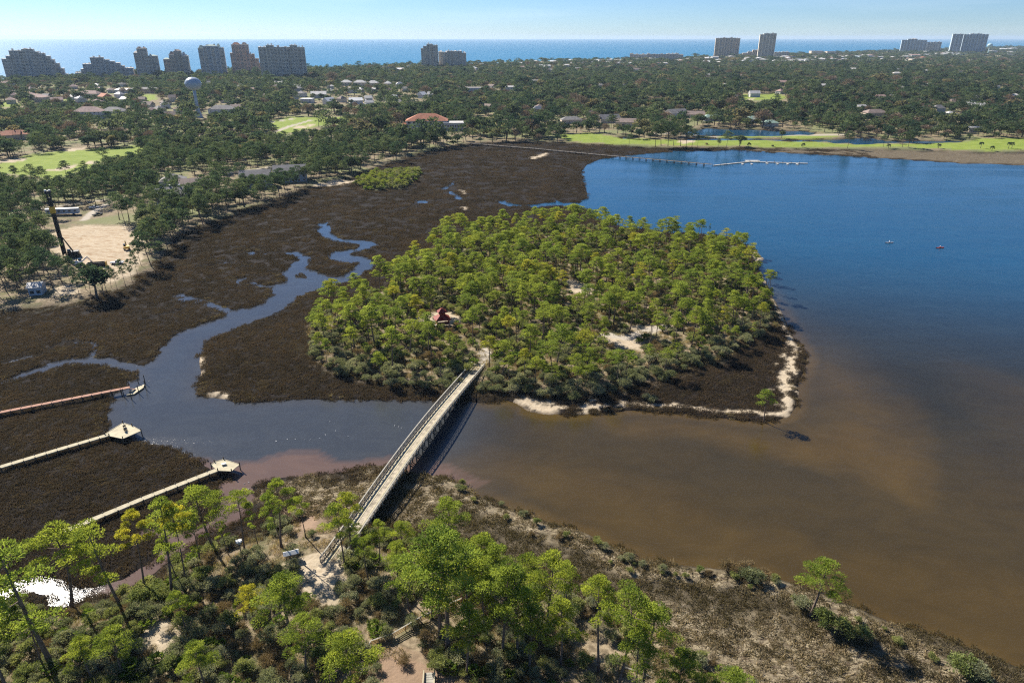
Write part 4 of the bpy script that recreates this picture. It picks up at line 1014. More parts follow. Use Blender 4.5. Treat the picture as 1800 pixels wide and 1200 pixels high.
# --- single pines that stand apart, and the foreground ones: base pixel, top pixel, width, shape
SOLO = [
    ((1343, 736), (1340, 686), 1.25, 2, 'small bushy pine standing alone on the sandy corner point of the island'),
    ((1233, 411), (1229, 386), 1.3, 1, 'lone flat-topped pine on the far brown shore of the island'),
    ((1247, 413), (1248, 393), 0.7, 3, 'thin sparse pine beside the lone flat-topped one on the far island shore'),
    ((1352, 520), (1352, 475), 1.1, 5, 'flat-topped pine overhanging the sandy east beach of the island'),
    ((668, 512), (663, 450), 1.2, 4, 'tall pine at the bend of the creek on the island edge'),
    ((682, 515), (683, 470), 1.2, 0, 'darker pine just right of the tall pine by the creek bend'),
    ((590, 560), (582, 490), 0.9, 5, 'pair-topped pine at the western tip of the island wood'),
    ((1425, 1078), (1425, 984), 1.5, 2, 'bright green pine standing alone on the near shore ridge'),
    ((303, 1047), (282, 892), 1.1, 3, 'tall dark-trunked pine left of the pink creek, open crown'),
    ((213, 1067), (183, 916), 1.15, 3, 'yellowish pine with a forked crown above the bright glinting pool'),
    ((125, 1065), (92, 926), 1.5, 1, 'broad flat-crowned pine hiding the end of the nearest dock'),
    ((93, 1172), (27, 942), 1.3, 3, 'tallest leaning pine near the left edge over the glinting pool'),
    ((77, 1176), (45, 1040), 0.8, 3, 'slim yellow-topped pine in the lower left corner'),
    ((255, 1040), (235, 905), 0.9, 0, 'slender pine between the two open-crowned pines on the creek bank'),
    ((377, 967), (357, 858), 1.55, 2, 'wide-crowned pine with a thick crooked trunk beside the nearest dock deck'),
    ((328, 1030), (312, 888), 0.7, 5, 'thin straight pine with a small yellow tuft by the creek'),
    ((353, 993), (334, 907), 0.95, 4, 'short round pine in front of the crooked one'),
    ((315, 1026), (302, 926), 0.75, 3, 'spindly pine right of the tall open-crowned one'),
    ((430, 967), (417, 868), 1.0, 5, 'pine with a neat top standing over the pink creek mouth'),
    ((455, 963), (447, 880), 0.6, 3, 'very thin pine right of the creek mouth pine'),
    ((494, 964), (490, 848), 1.05, 0, 'tallest of the pines on the grassy point left of the bridge'),
    ((499, 968), (503, 862), 0.9, 3, 'twin pine close beside the tallest one left of the bridge'),
    ((538, 947), (543, 871), 1.0, 1, 'yellow-topped pine on the matted grass left of the bridge'),
    ((402, 977), (398, 918), 0.9, 3, 'small pine below the crooked wide-crowned one'),
    ((352, 1000), (340, 958), 0.9, 5, 'stunted yellow-green pine among the grey bushes by the creek'),
    ((607, 1004), (590, 893), 1.1, 4, 'pine leaning over the left rail at the near bridge end'),
    ((619, 984), (620, 873), 1.0, 0, 'pine whose crown covers the bridge rail near its landward end'),
    ((631, 990), (632, 930), 0.7, 3, 'sapling pine in front of the near bridge deck'),
    ((668, 990), (668, 918), 1.05, 2, 'pine standing just right of the near bridge ramp'),
    ((713, 992), (710, 917), 1.35, 4, 'round pine second from the bridge on its right side'),
    ((786, 992), (783, 886), 1.5, 2, 'dense dark green pine with the highest crown right of the bridge'),
    ((787, 1145), (788, 955), 1.5, 4, 'big straight-trunked pine in the middle of the foreground clump'),
    ((775, 1128), (742, 960), 1.35, 2, 'pine crowding against the left of the big straight-trunked one'),
    ((760, 1090), (745, 985), 1.3, 6, 'full low pine at the left of the foreground clump'),
    ((846, 1055), (850, 937), 1.25, 6, 'pine at the back of the foreground clump'),
    ((852, 1122), (862, 992), 1.2, 2, 'pine right of the big one in the foreground clump'),
    ((883, 1150), (888, 997), 1.2, 4, 'tall pine in the right half of the foreground clump'),
    ((910, 1153), (915, 1004), 1.15, 6, 'tall bare-trunked pine fourth from the right of the clump'),
    ((957, 1122), (960, 980), 1.2, 2, 'pine third from the right end of the clump'),
    ((997, 1062), (985, 985), 1.2, 0, 'small pine behind the right end of the clump'),
    ((985, 1172), (997, 1050), 1.2, 6, 'low full pine at the right end of the clump'),
    ((930, 1180), (935, 1060), 1.1, 6, 'shaded pine in front of the clump'),
    ((720, 1075), (712, 975), 1.3, 2, 'low full pine left of the foreground clump, above the fence'),
    ((820, 1090), (822, 965), 1.3, 4, 'pine filling the gap behind the big straight-trunked one'),
    ((805, 1030), (812, 935), 1.2, 0, 'pine between the dense dark one and the clump'),
    ((870, 1080), (880, 965), 1.2, 2, 'leafy pine at the back of the clump, right of centre'),
    ((925, 1095), (930, 985), 1.2, 4, 'pine with a bright top at the back right of the clump'),
    ((700, 1040), (690, 950), 1.1, 0, 'slender pine between the bridge and the foreground clump'),
    ((820, 1190), (828, 1075), 1.2, 2, 'low shaded pine in front of the clump, left of the fence end'),
    ((650, 1030), (642, 948), 1.0, 5, 'small pine hugging the right side of the bridge ramp'),
    ((450, 1110), (440, 1035), 1.3, 2, 'young bushy pine left of the large spreading pale one'),
    ((330, 1120), (318, 1045), 1.2, 4, 'young pine right of the small sandy patch'),
    ((1052, 1182), (1052, 1026), 1.0, 0, 'slim pine standing apart right of the clump'),
    ((1087, 1207), (1100, 1042), 1.15, 5, 'yellow-green pine second right of the clump'),
    ((1130, 1203), (1148, 1064), 1.15, 4, 'pine third right of the clump above the sandy grass'),
    ((1118, 1238), (1130, 1115), 1.1, 2, 'low pine at the bottom edge right of the clump'),
    ((1186, 1246), (1184, 1148), 1.5, 6, 'rounded pine top at the bottom edge, second from the right'),
    ((1268, 1275), (1267, 1177), 1.6, 6, 'rounded pine top at the bottom edge, rightmost'),
    ((515, 1125), (490, 1022), 1.9, 6, 'large spreading pale green pine below the sandy landing'),
    ((538, 1190), (530, 1092), 1.5, 2, 'dark bushy pine at the bottom edge under the spreading one'),
    ((365, 1215), (362, 1135), 1.6, 6, 'round-headed pine at the bottom edge left of the sandy patch'),
    ((215, 1190), (222, 1105), 1.5, 2, 'dense young pine in the lower left thicket'),
    ((165, 1200), (165, 1125), 1.5, 6, 'dense young pine in the lower left thicket, left of its twin'),
    ((20, 1230), (0, 1080), 1.4, 4, 'dark pine trunk at the lower left corner'),
    ((620, 1240), (600, 1110), 1.5, 6, 'dark leafy pine at the bottom edge left of the wooden fence'),
]
NSOLO = len(SOLO)
solo_xy = []
for (bx, by), (tx, ty), wd, v, lab in SOLO:
    x, y = G(bx, by, 1.0)
    h = height_from(y, ty) - 0.6
    z = gz(x, y)
    solo_xy.append((x, y, z, max(4.0, h - z + 0.6), wd * 0.88, v, lab))
# --- dark pines and oaks of the mainland
land_trees = []   # x, y, z, h, kind, variant
def mainland(y0, y1, s, kinds, prob=1.0):
    xm = y1 * 0.98 + 60
    X, Y = jitter(-xm, xm, y0, y1, s, rng)
    k = np.abs(X) < Y * 0.92 + 50
    X, Y = X[k], Y[k]
    k = inside(UP_MAIN, X, Y); X, Y = X[k], Y[k]
    t = terrain(X, Y)
    k = (t['turf'] < 0.4) & (t['sand'] < 0.4) & (t['road'] < 0.4) & (t['land'] > 3) & (t['coast'] > 75)
    X, Y, Z = X[k], Y[k], t['z'][k]
    px, py = PJ(X, Y, Z)
    dens = vnoise(X, Y, 55, 15)
    k = rng.random(len(X)) < prob * np.where(dens < 0.40, 0.35, 1.0)
    town = (py < 125 + 0 * px) & (px > 830) & (py > 92)
    k &= ~(town & (rng.random(len(X)) < 0.55))
    X, Y, Z = X[k], Y[k], Z[k]
    pine = vnoise(X, Y, 70, 25) + rng.normal(0, 0.12, len(X)) + np.where((X < -20) & (Y < 620), 0.16, -0.08) > 0.5
    h = np.where(pine, rng.normal(13.5, 2.2, len(X)), rng.normal(9.5, 2.0, len(X)))
    h = np.clip(h, 6, 18) * (0.55 if y0 > 9e9 else 1.0)
    k = (clear_of(FLAT, X, Y, Z, h, (0.2, 0.55, 0.92), 2.5) & clear_of(REST, X, Y, Z, h, (0.2, 0.55, 0.92), 2.5, True)) | (rng.random(len(X)) < 0.04)
    k &= clear_of(THIN, X, Y, Z, h, (0.1, 0.6), 1.0) | (rng.random(len(X)) < 0.28)
    for hx, hy, hr_ in HOUSE_AT: k &= (X - hx) ** 2 + (Y - hy) ** 2 > (hr_ + 2.0) ** 2
    return X[k], Y[k], Z[k], h[k], pine[k]
A = [mainland(270, 700, 7.6, None), mainland(700, 1500, 10.5, None), mainland(1500, 3000, 14.0, None), mainland(3000, 9500, 24.0, None)]

# --- individuals and masses
def spin(): return float(rng.uniform(0, 6.283))
for i, (x, y, z, h, wd, v, lab) in enumerate(solo_xy):
    s = h / 12.0
    plant('pine_tree', NPINE if y < 160 else PINE, v % 7, x, y, z - 0.1, spin(), (s * wd, s * wd, s), lab, 'pine tree')
HUM = 24
pp = sorted(pines, key=lambda p: -p[3] * PXM(p[1]))
ind, rest = pp[:300 - NSOLO - HUM], pp[300 - NSOLO - HUM:]
for x, y, z, h, wd, v, lab, grp in ind:
    s = h / 12.0
    plant('pine_tree', PINE, v, x, y, z - 0.1, spin(), (s * wd, s * wd, s), lab, 'pine tree', grp)
if rest:
    R_ = np.array([p[:5] for p in rest]); s = R_[:, 3] / 12.0
    scatter('island_pine_wood', R_[:, 0], R_[:, 1], R_[:, 2] - 0.1, rng.uniform(0, 6.28, len(rest)), np.stack([s * R_[:, 4], s * R_[:, 4], s], 1), [p[5] for p in rest], PINE.joined, label='smaller green pines at the far side of the island wood')
X, Y, Z, h, pine = A[0]
sz = h * FPX / (Y * CP + 60)
order = np.argsort(-sz * np.where(np.abs(X) < 0.82 * Y, 1, 0.2))
np_, no_ = 0, 0; used = np.zeros(len(X), bool)
for i in order:
    if np_ >= 280 and no_ >= 260: break
    x, y, z = X[i], Y[i], Z[i] - 0.1
    px, py = PJ(x, y, z)
    where = ('beside the bare sand site' if px < 300 and py > 385 else 'between the golf fairway and the marsh' if px < 420 else 'along the dark marsh edge' if px < 860 else 'behind the golf course across the bay')
    if pine[i] and np_ < 280:
        s = h[i] / 14.0; wd = rng.uniform(0.9, 1.2); hz_ = ('very tall dark green' if h[i] > 15.5 else 'low dark green' if h[i] < 12.2 else 'dark green')
        plant('dark_pine', DPINE, int(rng.integers(0, 7)), x, y, z, spin(), (s * wd, s * wd, s), hz_ + ' pine ' + where, 'pine tree', hz_ + ' pines ' + where); np_ += 1; used[i] = True
    elif not pine[i] and no_ < 260:
        v = int(rng.choice([0, 1, 2, 3, 4, 5, 6, 7, 8], p=[.135] * 7 + [.0275] * 2)); s = h[i] / 10.0; wd = rng.uniform(0.9, 1.25)
        nm = 'leafless grey-brown tree ' if v > 6 else 'round dark green oak '
        plant('oak_tree' if v < 7 else 'bare_tree', OAK, v, x, y, z, spin(), (s * wd, s * wd, s), nm + where, 'tree', ('bare trees ' if v > 6 else 'oaks ') + where); no_ += 1; used[i] = True
m = ~used
def mass(name, X, Y, Z, h, pine, lab, big=1.0):
    n = len(X)
    pk = np.where(pine, rng.integers(0, 7, n), 0)
    a = pine
    s = h / 14.0; wd = rng.uniform(0.9, 1.25, n) * big
    if a.any(): scatter(name + '_pines', X[a], Y[a], Z[a] - 0.1, rng.uniform(0, 6.28, a.sum()), np.stack([s * wd, s * wd, s], 1)[a], pk[a], DPINE.joined, label=lab + ', pines')
    b = ~a; s = h / 10.0
    v = rng.choice(9, n, p=[.132] * 7 + [.038] * 2)
    scatter(name + '_oaks', X[b], Y[b], Z[b] - 0.1, rng.uniform(0, 6.28, b.sum()), np.stack([s * wd, s * wd, s], 1)[b], v[b], OAK.joined, label=lab + ', oaks')
mass('mainland_wood', X[m], Y[m], Z[m], h[m], pine[m], 'wooded mainland behind the marsh')
X, Y, Z, h, pine = [np.concatenate([A[i][j] for i in (1, 2, 3)]) for j in range(5)]
n = len(X)
big = np.where(Y < 1500, 1.25, np.where(Y < 3000, 1.55, 2.3))
s = h / 10.5
s = np.where(pine, s * 0.78, s) * np.exp(rng.normal(0, 0.24, n))
v = np.where(pine & (rng.random(n) < 0.85), rng.integers(6, 8, n), np.where(rng.random(n) < 0.16, 8, rng.integers(0, 6, n)))
scatter('far_woodland', X, Y, Z - 0.1, rng.uniform(0, 6.28, n), np.stack([s * big, s * big, s], 1), v, FOAK.joined, label='dark wooded suburb stretching to the coast')
print('trees', len(pines), np_, no_, m.sum(), n)

# --- the small scrubby island in the far marsh
X, Y = jitter(-140, -55, 470, 600, 9.0, rng)
k = inside(UP_CLUMP, X, Y); X, Y = X[k][:HUM], Y[k][:HUM]; Z = terrain(X, Y)['z']
for i, (x, y, z) in enumerate(zip(X, Y, Z)):
    h_ = float(rng.uniform(4.0, 7.5))
    plant('pine_tree', PINE, int(rng.choice([0, 2, 4, 6])), x, y, z - 0.1, spin(), (h_ / 6, h_ / 6, h_ / 12), 'short yellow-green pine on the scrubby hummock in the far marsh', 'pine tree', 'pines on the marsh hummock')
# --- dead trunks in the island wood, and thin pines in front of the sand site
X, Y = jitter(-100, 110, 190, 400, 34.0, rng)
k = inside(UP_ISLE, X, Y); X, Y = X[k], Y[k]; Z = terrain(X, Y)['z']
for x, y, z in zip(X, Y, Z):
    plant('dead_tree', PINE, int(rng.choice([3, 10])), x, y, z - 0.1, spin(), (0.8, 0.8, float(rng.uniform(0.6, 0.95))), 'bare grey dead pine trunk in the island wood', 'dead tree', 'dead trunks on the island', ('trunk',))
for i, (bx, by) in enumerate(((152, 512), (168, 506), (180, 511), (196, 507), (207, 511), (221, 503), (233, 497), (243, 486), (140, 520), (128, 512), (249, 470), (160, 520))):
    x, y = G(bx, by, 0.8); h_ = float(rng.uniform(9, 13))
    plant('dark_pine', DPINE, int(rng.integers(0, 7)), x, y, gz(x, y) - 0.1, spin(), (h_ / 22, h_ / 22, h_ / 14), 'thin dark pine at the marsh edge in front of the sand site', 'pine tree', 'thin pines in front of the sand site')
# --- shrubs
def shrub_points(poly, bounds, s, exclude_sand=0.35):
    X, Y = jitter(*bounds, s, rng)
    k = inside(poly, X, Y); X, Y = X[k], Y[k]
    t = terrain(X, Y); k = (t['sand'] < exclude_sand) & (t['road'] < 0.4) & (t['land'] > 1.2)
    return X[k], Y[k], t['z'][k], {a: b[k] for a, b in t.items()}
S = []
x_, y_, z_, t_ = shrub_points(UP_ISLE, (-130, 140, 172, 430), 3.2)
e_ = sdf(UP_ISLE, x_, y_, 60)
sc_ = rng.uniform(0.75, 1.5, len(x_)) * np.where(y_ < 215, 1.15, 1.0)
kd = np.where((e_ < 11) & (y_ < 250), 'g', np.where(rng.random(len(x_)) < 0.15, 'g', np.where(rng.random(len(x_)) < 0.2, 'd', 'n')))
kd = np.where((kd == 'n') & (rng.random(len(x_)) < 0.3), 'p', kd)
k = clear_of(ISLE_OPEN, x_, y_, z_, 1.5 + 0 * x_, (0.9,)) & (rng.random(len(x_)) < 0.8)
S += list(zip(x_[k], y_[k], z_[k], sc_[k], kd[k], ['i'] * k.sum()))
x_, y_, z_, t_ = shrub_points(UP_NEAR, (-150, 110, 42, 150), 2.35)
NEAR_OPEN = [np.array(p, float) for p in ([(515, 998), (560, 985), (600, 1000), (598, 1050), (560, 1050)], [(272, 1100), (305, 1094), (312, 1140), (285, 1160), (262, 1140)], [(665, 1178), (700, 1168), (760, 1188), (770, 1200), (665, 1200)], [(560, 880), (610, 880), (600, 1000), (566, 990)],
             [(645, 1120), (690, 1130), (815, 1055), (800, 1075), (700, 1140), (650, 1150)])]
den = vnoise(x_, y_, 14, 17)
k = clear_of(NEAR_OPEN, x_, y_, z_, 1.6 + 0 * x_, (0.1, 0.95)) & (rng.random(len(x_)) < np.where(den < 0.36, 0.45, 0.96)) & ((t_['mulch'] < 0.5) | (rng.random(len(x_)) < 0.4))
px, py = PJ(x_, y_, z_)
k &= ~((px > 1010) & (rng.random(len(x_)) < 0.7))
sc_ = rng.uniform(0.6, 1.35, len(x_)) * np.where(px < 480, 1.1, 1.0)
r1 = rng.random(len(x_))
kd = np.where((px > 400) & (px < 560) & (py < 1010), 'g', np.where(px < 350, np.where(r1 < 0.42, 'g', np.where(r1 < 0.72, 'n', np.where(r1 < 0.84, 'd', 'p'))), np.where(r1 < 0.38, 'g', np.where(r1 < 0.58, 'n', np.where(r1 < 0.86, 'd', 'p')))))
S += list(zip(x_[k], y_[k], z_[k], sc_[k], kd[k], ['f'] * k.sum()))
for bx, by, sc1, kd1 in ((1325, 1022, 1.5, 'g'), (1310, 1015, 1.2, 'g'), (1690, 1180, 1.8, 'n'), (1712, 1190, 1.6, 'g'), (1405, 1066, 1.5, 'g'), (1450, 1100, 1.7, 'n'), (1480, 1112, 1.8, 'n'), (1510, 1122, 1.5, 'n'), (1105, 985, 0.9, 'g'), (1062, 965, 0.8, 'g'), (1135, 701, 1.2, 'g'), (1148, 706, 1.2, 'g'), (1280, 1002, 1.5, 'd'), (1310, 1004, 1.6, 'd'), (1340, 1008, 1.3, 'd'), (920, 905, .8, 'g'), (880, 885, .7, 'g')):
    x, y = G(bx, by, 0.6); S.append((x, y, gz(x, y), sc1, kd1, 'r'))
x_, y_ = jitter(-140, -55, 470, 600, 3.6, rng); k = inside(UP_CLUMP, x_, y_)
for x, y in zip(x_[k], y_[k]): S.append((x, y, gz(x, y), float(rng.uniform(1.1, 1.9)), str(rng.choice(['g', 'n', 'n', 'p'])), 'i'))
for i in range(46):
    a_ = rng.uniform(0, len(RIDGE) - 1.01); i0 = int(a_); p_ = RIDGE[i0] + (RIDGE[i0 + 1] - RIDGE[i0]) * (a_ - i0) + rng.normal(0, 1.6, 2)
    S.append((p_[0], p_[1], gz(*p_), float(rng.uniform(0.35, 0.85)), str(rng.choice(['g', 'n', 'd', 'n'])), 'r'))
S.sort(key=lambda q: -q[3] * PXM(q[1]) * (1 if abs(PJ(q[0], q[1], q[2])[0] - 900) < 900 and PJ(q[0], q[1], q[2] + 1)[1] < 1200 else 0.3))
VAR = {'g': (0, 1, 2, 3), 'n': (4, 5, 6, 7), 'd': (8, 9), 'p': (10, 11)}
NAMES = {'g': ('silver-green rounded bush', 'grey bushes'), 'n': ('dull green leafy bush', 'green bushes'), 'd': ('dry straw-coloured bush', 'dry bushes'), 'p': ('bright green fan-leaved palmetto', 'palmettos')}
WHERE = {'i': 'in the undergrowth of the island', 'f': 'in the foreground thicket', 'r': 'on the sandy shore ridge'}
rest = []
for i, (x, y, z, sc1, kd1, wh) in enumerate(S):
    v = int(rng.choice(VAR[kd1]))
    if i < 300:
        nm, gp = NAMES[kd1]
        px_, py_ = PJ(x, y, z)
        w2 = WHERE[wh]
        if wh == 'f': w2 = ('in the lower left corner thicket' if px_ < 250 and py_ > 1080 else 'beside the pink creek' if py_ < 1040 and px_ < 440 else 'around the notice board and landing' if px_ < 560 and py_ < 1060 else 'in the thicket below the landing' if px_ < 620 else 'under the near end of the bridge' if py_ < 1010 and px_ < 760 else 'under the foreground pine clump' if px_ < 1010 else 'right of the foreground pine clump')
        if wh == 'i': w2 = ('on the island shore left of the bridge' if px_ < 840 else 'on the island shore right of the bridge')
        siz = 'big ' if sc1 > 1.35 else 'small ' if sc1 < 0.95 else ''
        nm = siz + nm; gp = siz + gp
        plant('palmetto' if kd1 == 'p' else 'shrub', SHRUB, v, x, y, z - 0.05, spin(), (sc1, sc1, sc1 * float(rng.uniform(0.8, 1.15))), nm + ' ' + w2, 'palmetto' if kd1 == 'p' else 'shrub', gp + ' ' + w2, ('stem', 'foliage'))
    else: rest.append((x, y, z, sc1, v))
R_ = np.array(rest)
scatter('undergrowth', R_[:, 0], R_[:, 1], R_[:, 2] - 0.05, rng.uniform(0, 6.28, len(rest)), R_[:, 3], R_[:, 4].astype(int), SHRUB.joined, label='dense low undergrowth below the pines')
print('shrubs', len(S))

# --- marsh grass and matted straw
def grass_coll(name, specs, mat):
    c = bpy.data.collections.new(name)
    for i, sp in enumerate(specs):
        (V, F), sh = grass_np(*sp); m_ = mesh_np('%s_%d' % (name, i), V, F, mat); fattr(m_, 'shade', sh)
        c.objects.link(bpy.data.objects.new('%s_shape_%02d' % (name, i), m_))
    return c
GC = grass_coll('marsh_tuft', [(40 + i, 2.6, 260, 0.46, 0.08, 0.45) for i in range(5)], M['marsh'])
SCOL = grass_coll('straw_tuft', [(60 + i, 2.0, 120, 0.75, 0.10, 1.2) for i in range(4)], M['straw'])
X, Y = jitter(-330, 330, 60, 800, 2.3, rng)
k = np.abs(X) < Y * 0.95 + 30; X, Y = X[k], Y[k]
k = rng.random(len(X)) < np.clip((240 / Y) ** 2, 0.1, 1.0); X, Y = X[k], Y[k]
t_ = terrain(X, Y)
k = (t_['land'] > 0.15) & (t_['up'] < 0.55) & (t_['sand'] < 0.3) & (t_['road'] < 0.5) & (rng.random(len(X)) > t_['wrack'] * 0.86)
bare = vnoise(X, Y, 18, 99) < 0.12
k &= ~bare
X, Y, Z = X[k], Y[k], t_['z'][k]
sc_ = rng.uniform(0.8, 1.25, len(X)) * (260 / np.clip(260, 0, None)) * np.where(Y > 260, np.clip(Y / 250, 1, 3), 1)
edge_h = (1 + 0.25 * sstep(3, 0.3, t_['land'][k])) * np.where(Y > 240, 0.75, 1.0)
BC = grass_coll('bank_tuft', [(45 + i, 2.6, 240, 0.46, 0.08, 0.6) for i in range(4)], M['bank'])
siz_ = np.stack([sc_, sc_, np.clip(sc_, 0, 1.5) * edge_h], 1)
dry = (X > -32) & (Y < 165)
scatter('bank_grass', X[dry], Y[dry], Z[dry], rng.uniform(0, 6.28, dry.sum()), siz_[dry], rng.integers(0, 4, dry.sum()), BC, label='dull brown grass on the near bank right of the bridge')
X, Y, Z, siz_ = X[~dry], Y[~dry], Z[~dry], siz_[~dry]
scatter('marsh_grass', X, Y, Z, rng.uniform(0, 6.28, len(X)), siz_, rng.integers(0, 5, len(X)), GC, label='dark brown marsh grass covering the tidal flats')
nm1 = len(X)
X, Y = jitter(-90, 150, 70, 190, 1.5, rng)
t_ = terrain(X, Y)
k = (t_['wrack'] > 0.30) & (t_['land'] > 0.5) & (t_['sand'] < 0.3) & (rng.random(len(X)) < 0.55); X, Y, Z = X[k], Y[k], t_['z'][k]
ang = vnoise(X, Y, 12, 111) * 5.0 - 1.0
scatter('matted_straw', X, Y, Z + 0.04, ang, rng.uniform(0.6, 1.25, len(X)), rng.integers(0, 4, len(X)), SCOL, label='pale matted straw lying along the near shore')
print('grass', nm1, len(X))

DG = grass_coll('dry_grass_tuft', [(80 + i, 1.6, 90, 0.62, 0.05, 0.55) for i in range(4)], M['dry_grass'])
X, Y = jitter(-150, 110, 42, 175, 1.5, rng)
t_ = terrain(X, Y); px, py = PJ(X, Y, t_['z'])
k = (t_['up'] > 0.35) & (t_['sand'] < 0.3) & (t_['mulch'] < 0.6) & (t_['road'] < 0.4) & (t_['land'] > 1) & (rng.random(len(X)) < 0.62) & (vnoise(X, Y, 6, 131) > 0.36)
X, Y, Z = X[k], Y[k], t_['z'][k]
scatter('dry_grass', X, Y, Z, rng.uniform(0, 6.28, len(X)), rng.uniform(0.6, 1.3, len(X)), rng.integers(0, 4, len(X)), DG, label='dry straw-coloured grass between the foreground bushes')
X, Y = jitter(-130, 140, 172, 430, 2.2, rng)
k = inside(UP_ISLE, X, Y) & (rng.random(len(X)) < 0.6); X, Y = X[k], Y[k]; t_ = terrain(X, Y); k = t_['sand'] < 0.4
X, Y, Z = X[k], Y[k], t_['z'][k]
scatter('island_grass', X, Y, Z, rng.uniform(0, 6.28, len(X)), rng.uniform(0.8, 1.6, len(X)), rng.integers(0, 4, len(X)), DG, label='dry brown grass on the floor of the island wood')

X, Y = jitter(-260, 150, 150, 380, 1.9, rng)
t_ = terrain(X, Y)
k = (t_['land'] > 0.3) & (t_['land'] < 3.0) & (t_['up'] < 0.4) & (t_['sand'] < 0.3) & (rng.random(len(X)) < 0.75) & (vnoise(X, Y, 9, 141) > 0.53)
X, Y, Z = X[k], Y[k], t_['z'][k]
scatter('bank_wrack', X, Y, Z + 0.12, vnoise(X, Y, 12, 112) * 6, np.stack([rng.uniform(0.35, 0.8, len(X))] * 2 + [rng.uniform(0.5, 0.9, len(X))], 1), rng.integers(0, 4, len(X)), SCOL, label='pale wrack and bent grass along the creek banks')

# ------------------------------------------------------------------ the wooden bridge to the island
def frame(a, b):
    a = Vector(a); b = Vector(b); d = b - a
    return d.length, math.atan2(d.y, d.x)
def dup(name, me, parent, loc, rot=(0, 0, 0), scale=None):
    o = bpy.data.objects.new(name, me); COL.objects.link(o); o.parent = parent; o.location = loc; o.rotation_euler = rot
    if scale: o.scale = scale
    return o
Ab = G(580, 991, 1.6); Bb = G(843, 640, 1.6)
L, rz = frame((*Ab, 0), (*Bb, 0))
br = empty('wooden_bridge', (*Ab, 0), rz, 'long weathered wooden bridge with lattice railings crossing to the island', 'bridge')
HW = 2.1
def bz(s): return 1.55 + 2.1 * math.sin(math.pi * min(1, max(0, s / L))) ** 1.3
mb = MB(); s = 0.0; r_ = random.Random(3)
while s < L:
    z = bz(s + 0.12); j = r_.uniform(-0.012, 0.012)
    mb.box(s, s + 0.225, -HW, HW, z - 0.09 + j, z + j); s += 0.24
dk = mb.build('deck_planks', M['wood'], br); dk['kind'] = 'stuff'
mb = MB()
for yy_ in (-1.35, -0.95, 0.5, 0.9, 1.3):
    for i in range(int(L / 3.6)):
        s0 = i * 3.6 + 0.02; s1 = s0 + 3.56
        mb.bar((s0, yy_, bz(s0) + 0.03), (s1, yy_, bz(s1) + 0.03), 0.33, 0.05)
rb = mb.build('runner_boards', M['wood_pale'], br); rb['kind'] = 'stuff'
BAY = 2.0; nb = int(L / BAY)
post = MB().box(-0.08, 0.08, -0.08, 0.08, -0.45, 1.22).mesh('post', M['wood_grey'])
brace = MB().bar((0.05, 0, 0.22), (BAY - 0.05, 0, 1.0), 0.05, 0.09).bar((0.05, 0.055, 1.0), (BAY - 0.05, 0.055, 0.22), 0.05, 0.09).mesh('cross_brace', M['rail_dark'])
for side in (-1, 1):
    y = side * (HW + 0.06)
    for i in range(nb + 1): dup('post', post, br, (i * BAY, y, bz(i * BAY)))
    for i in range(nb):
        sl = math.atan2(bz((i + 1) * BAY) - bz(i * BAY), BAY)
        dup('cross_brace', brace, br, (i * BAY, y, bz(i * BAY)), (0, -sl, 0))
    for nm, hh_, w_, t_2 in (('hand_rail', 1.25, 0.26, 0.06), ('middle_rail', 1.03, 0.05, 0.13), ('lower_rail', 0.2, 0.05, 0.13), ('kerb_beam', 0.1, 0.0, 0.0)):
        mb = MB()
        for i in range(nb):
            a, b = i * BAY, (i + 1) * BAY
            yo = y if w_ else side * (HW - 0.22)
            mb.bar((a, yo, bz(a) + hh_), (b, yo, bz(b) + hh_), w_ or 0.16, t_2 or 0.16)
        mb.build(nm, M['wood_grey'] if nm == 'hand_rail' else M['rail_dark'], br)
    mb = MB()
    for i in range(nb):
        a, b = i * BAY, (i + 1) * BAY
        mb.bar((a, side * 1.7, bz(a) - 0.34), (b, side * 1.7, bz(b) - 0.34), 0.3, 0.48)
    mb.build('girder', M['pile'], br)
pile = MB().tube([(0, 0, -2.6), (0, 0, 0)], 0.17, 8).mesh('pile', M['pile'])
cap = MB().box(-0.17, 0.17, -2.15, 2.15, -0.32, 0).mesh('cap_beam', M['pile'])
for i in range(2, nb - 1, 2):
    s = i * BAY + 0.6; zt = bz(s) - 0.60
    dup('cap_beam', cap, br, (s, 0, zt))
    for yy_ in (-1.75, -0.6, 0.6, 1.75): dup('pile', pile, br, (s, yy_, zt - 0.3), (0, 0, 0), (1, 1, (zt - 0.3 + 2.4) / 2.6))

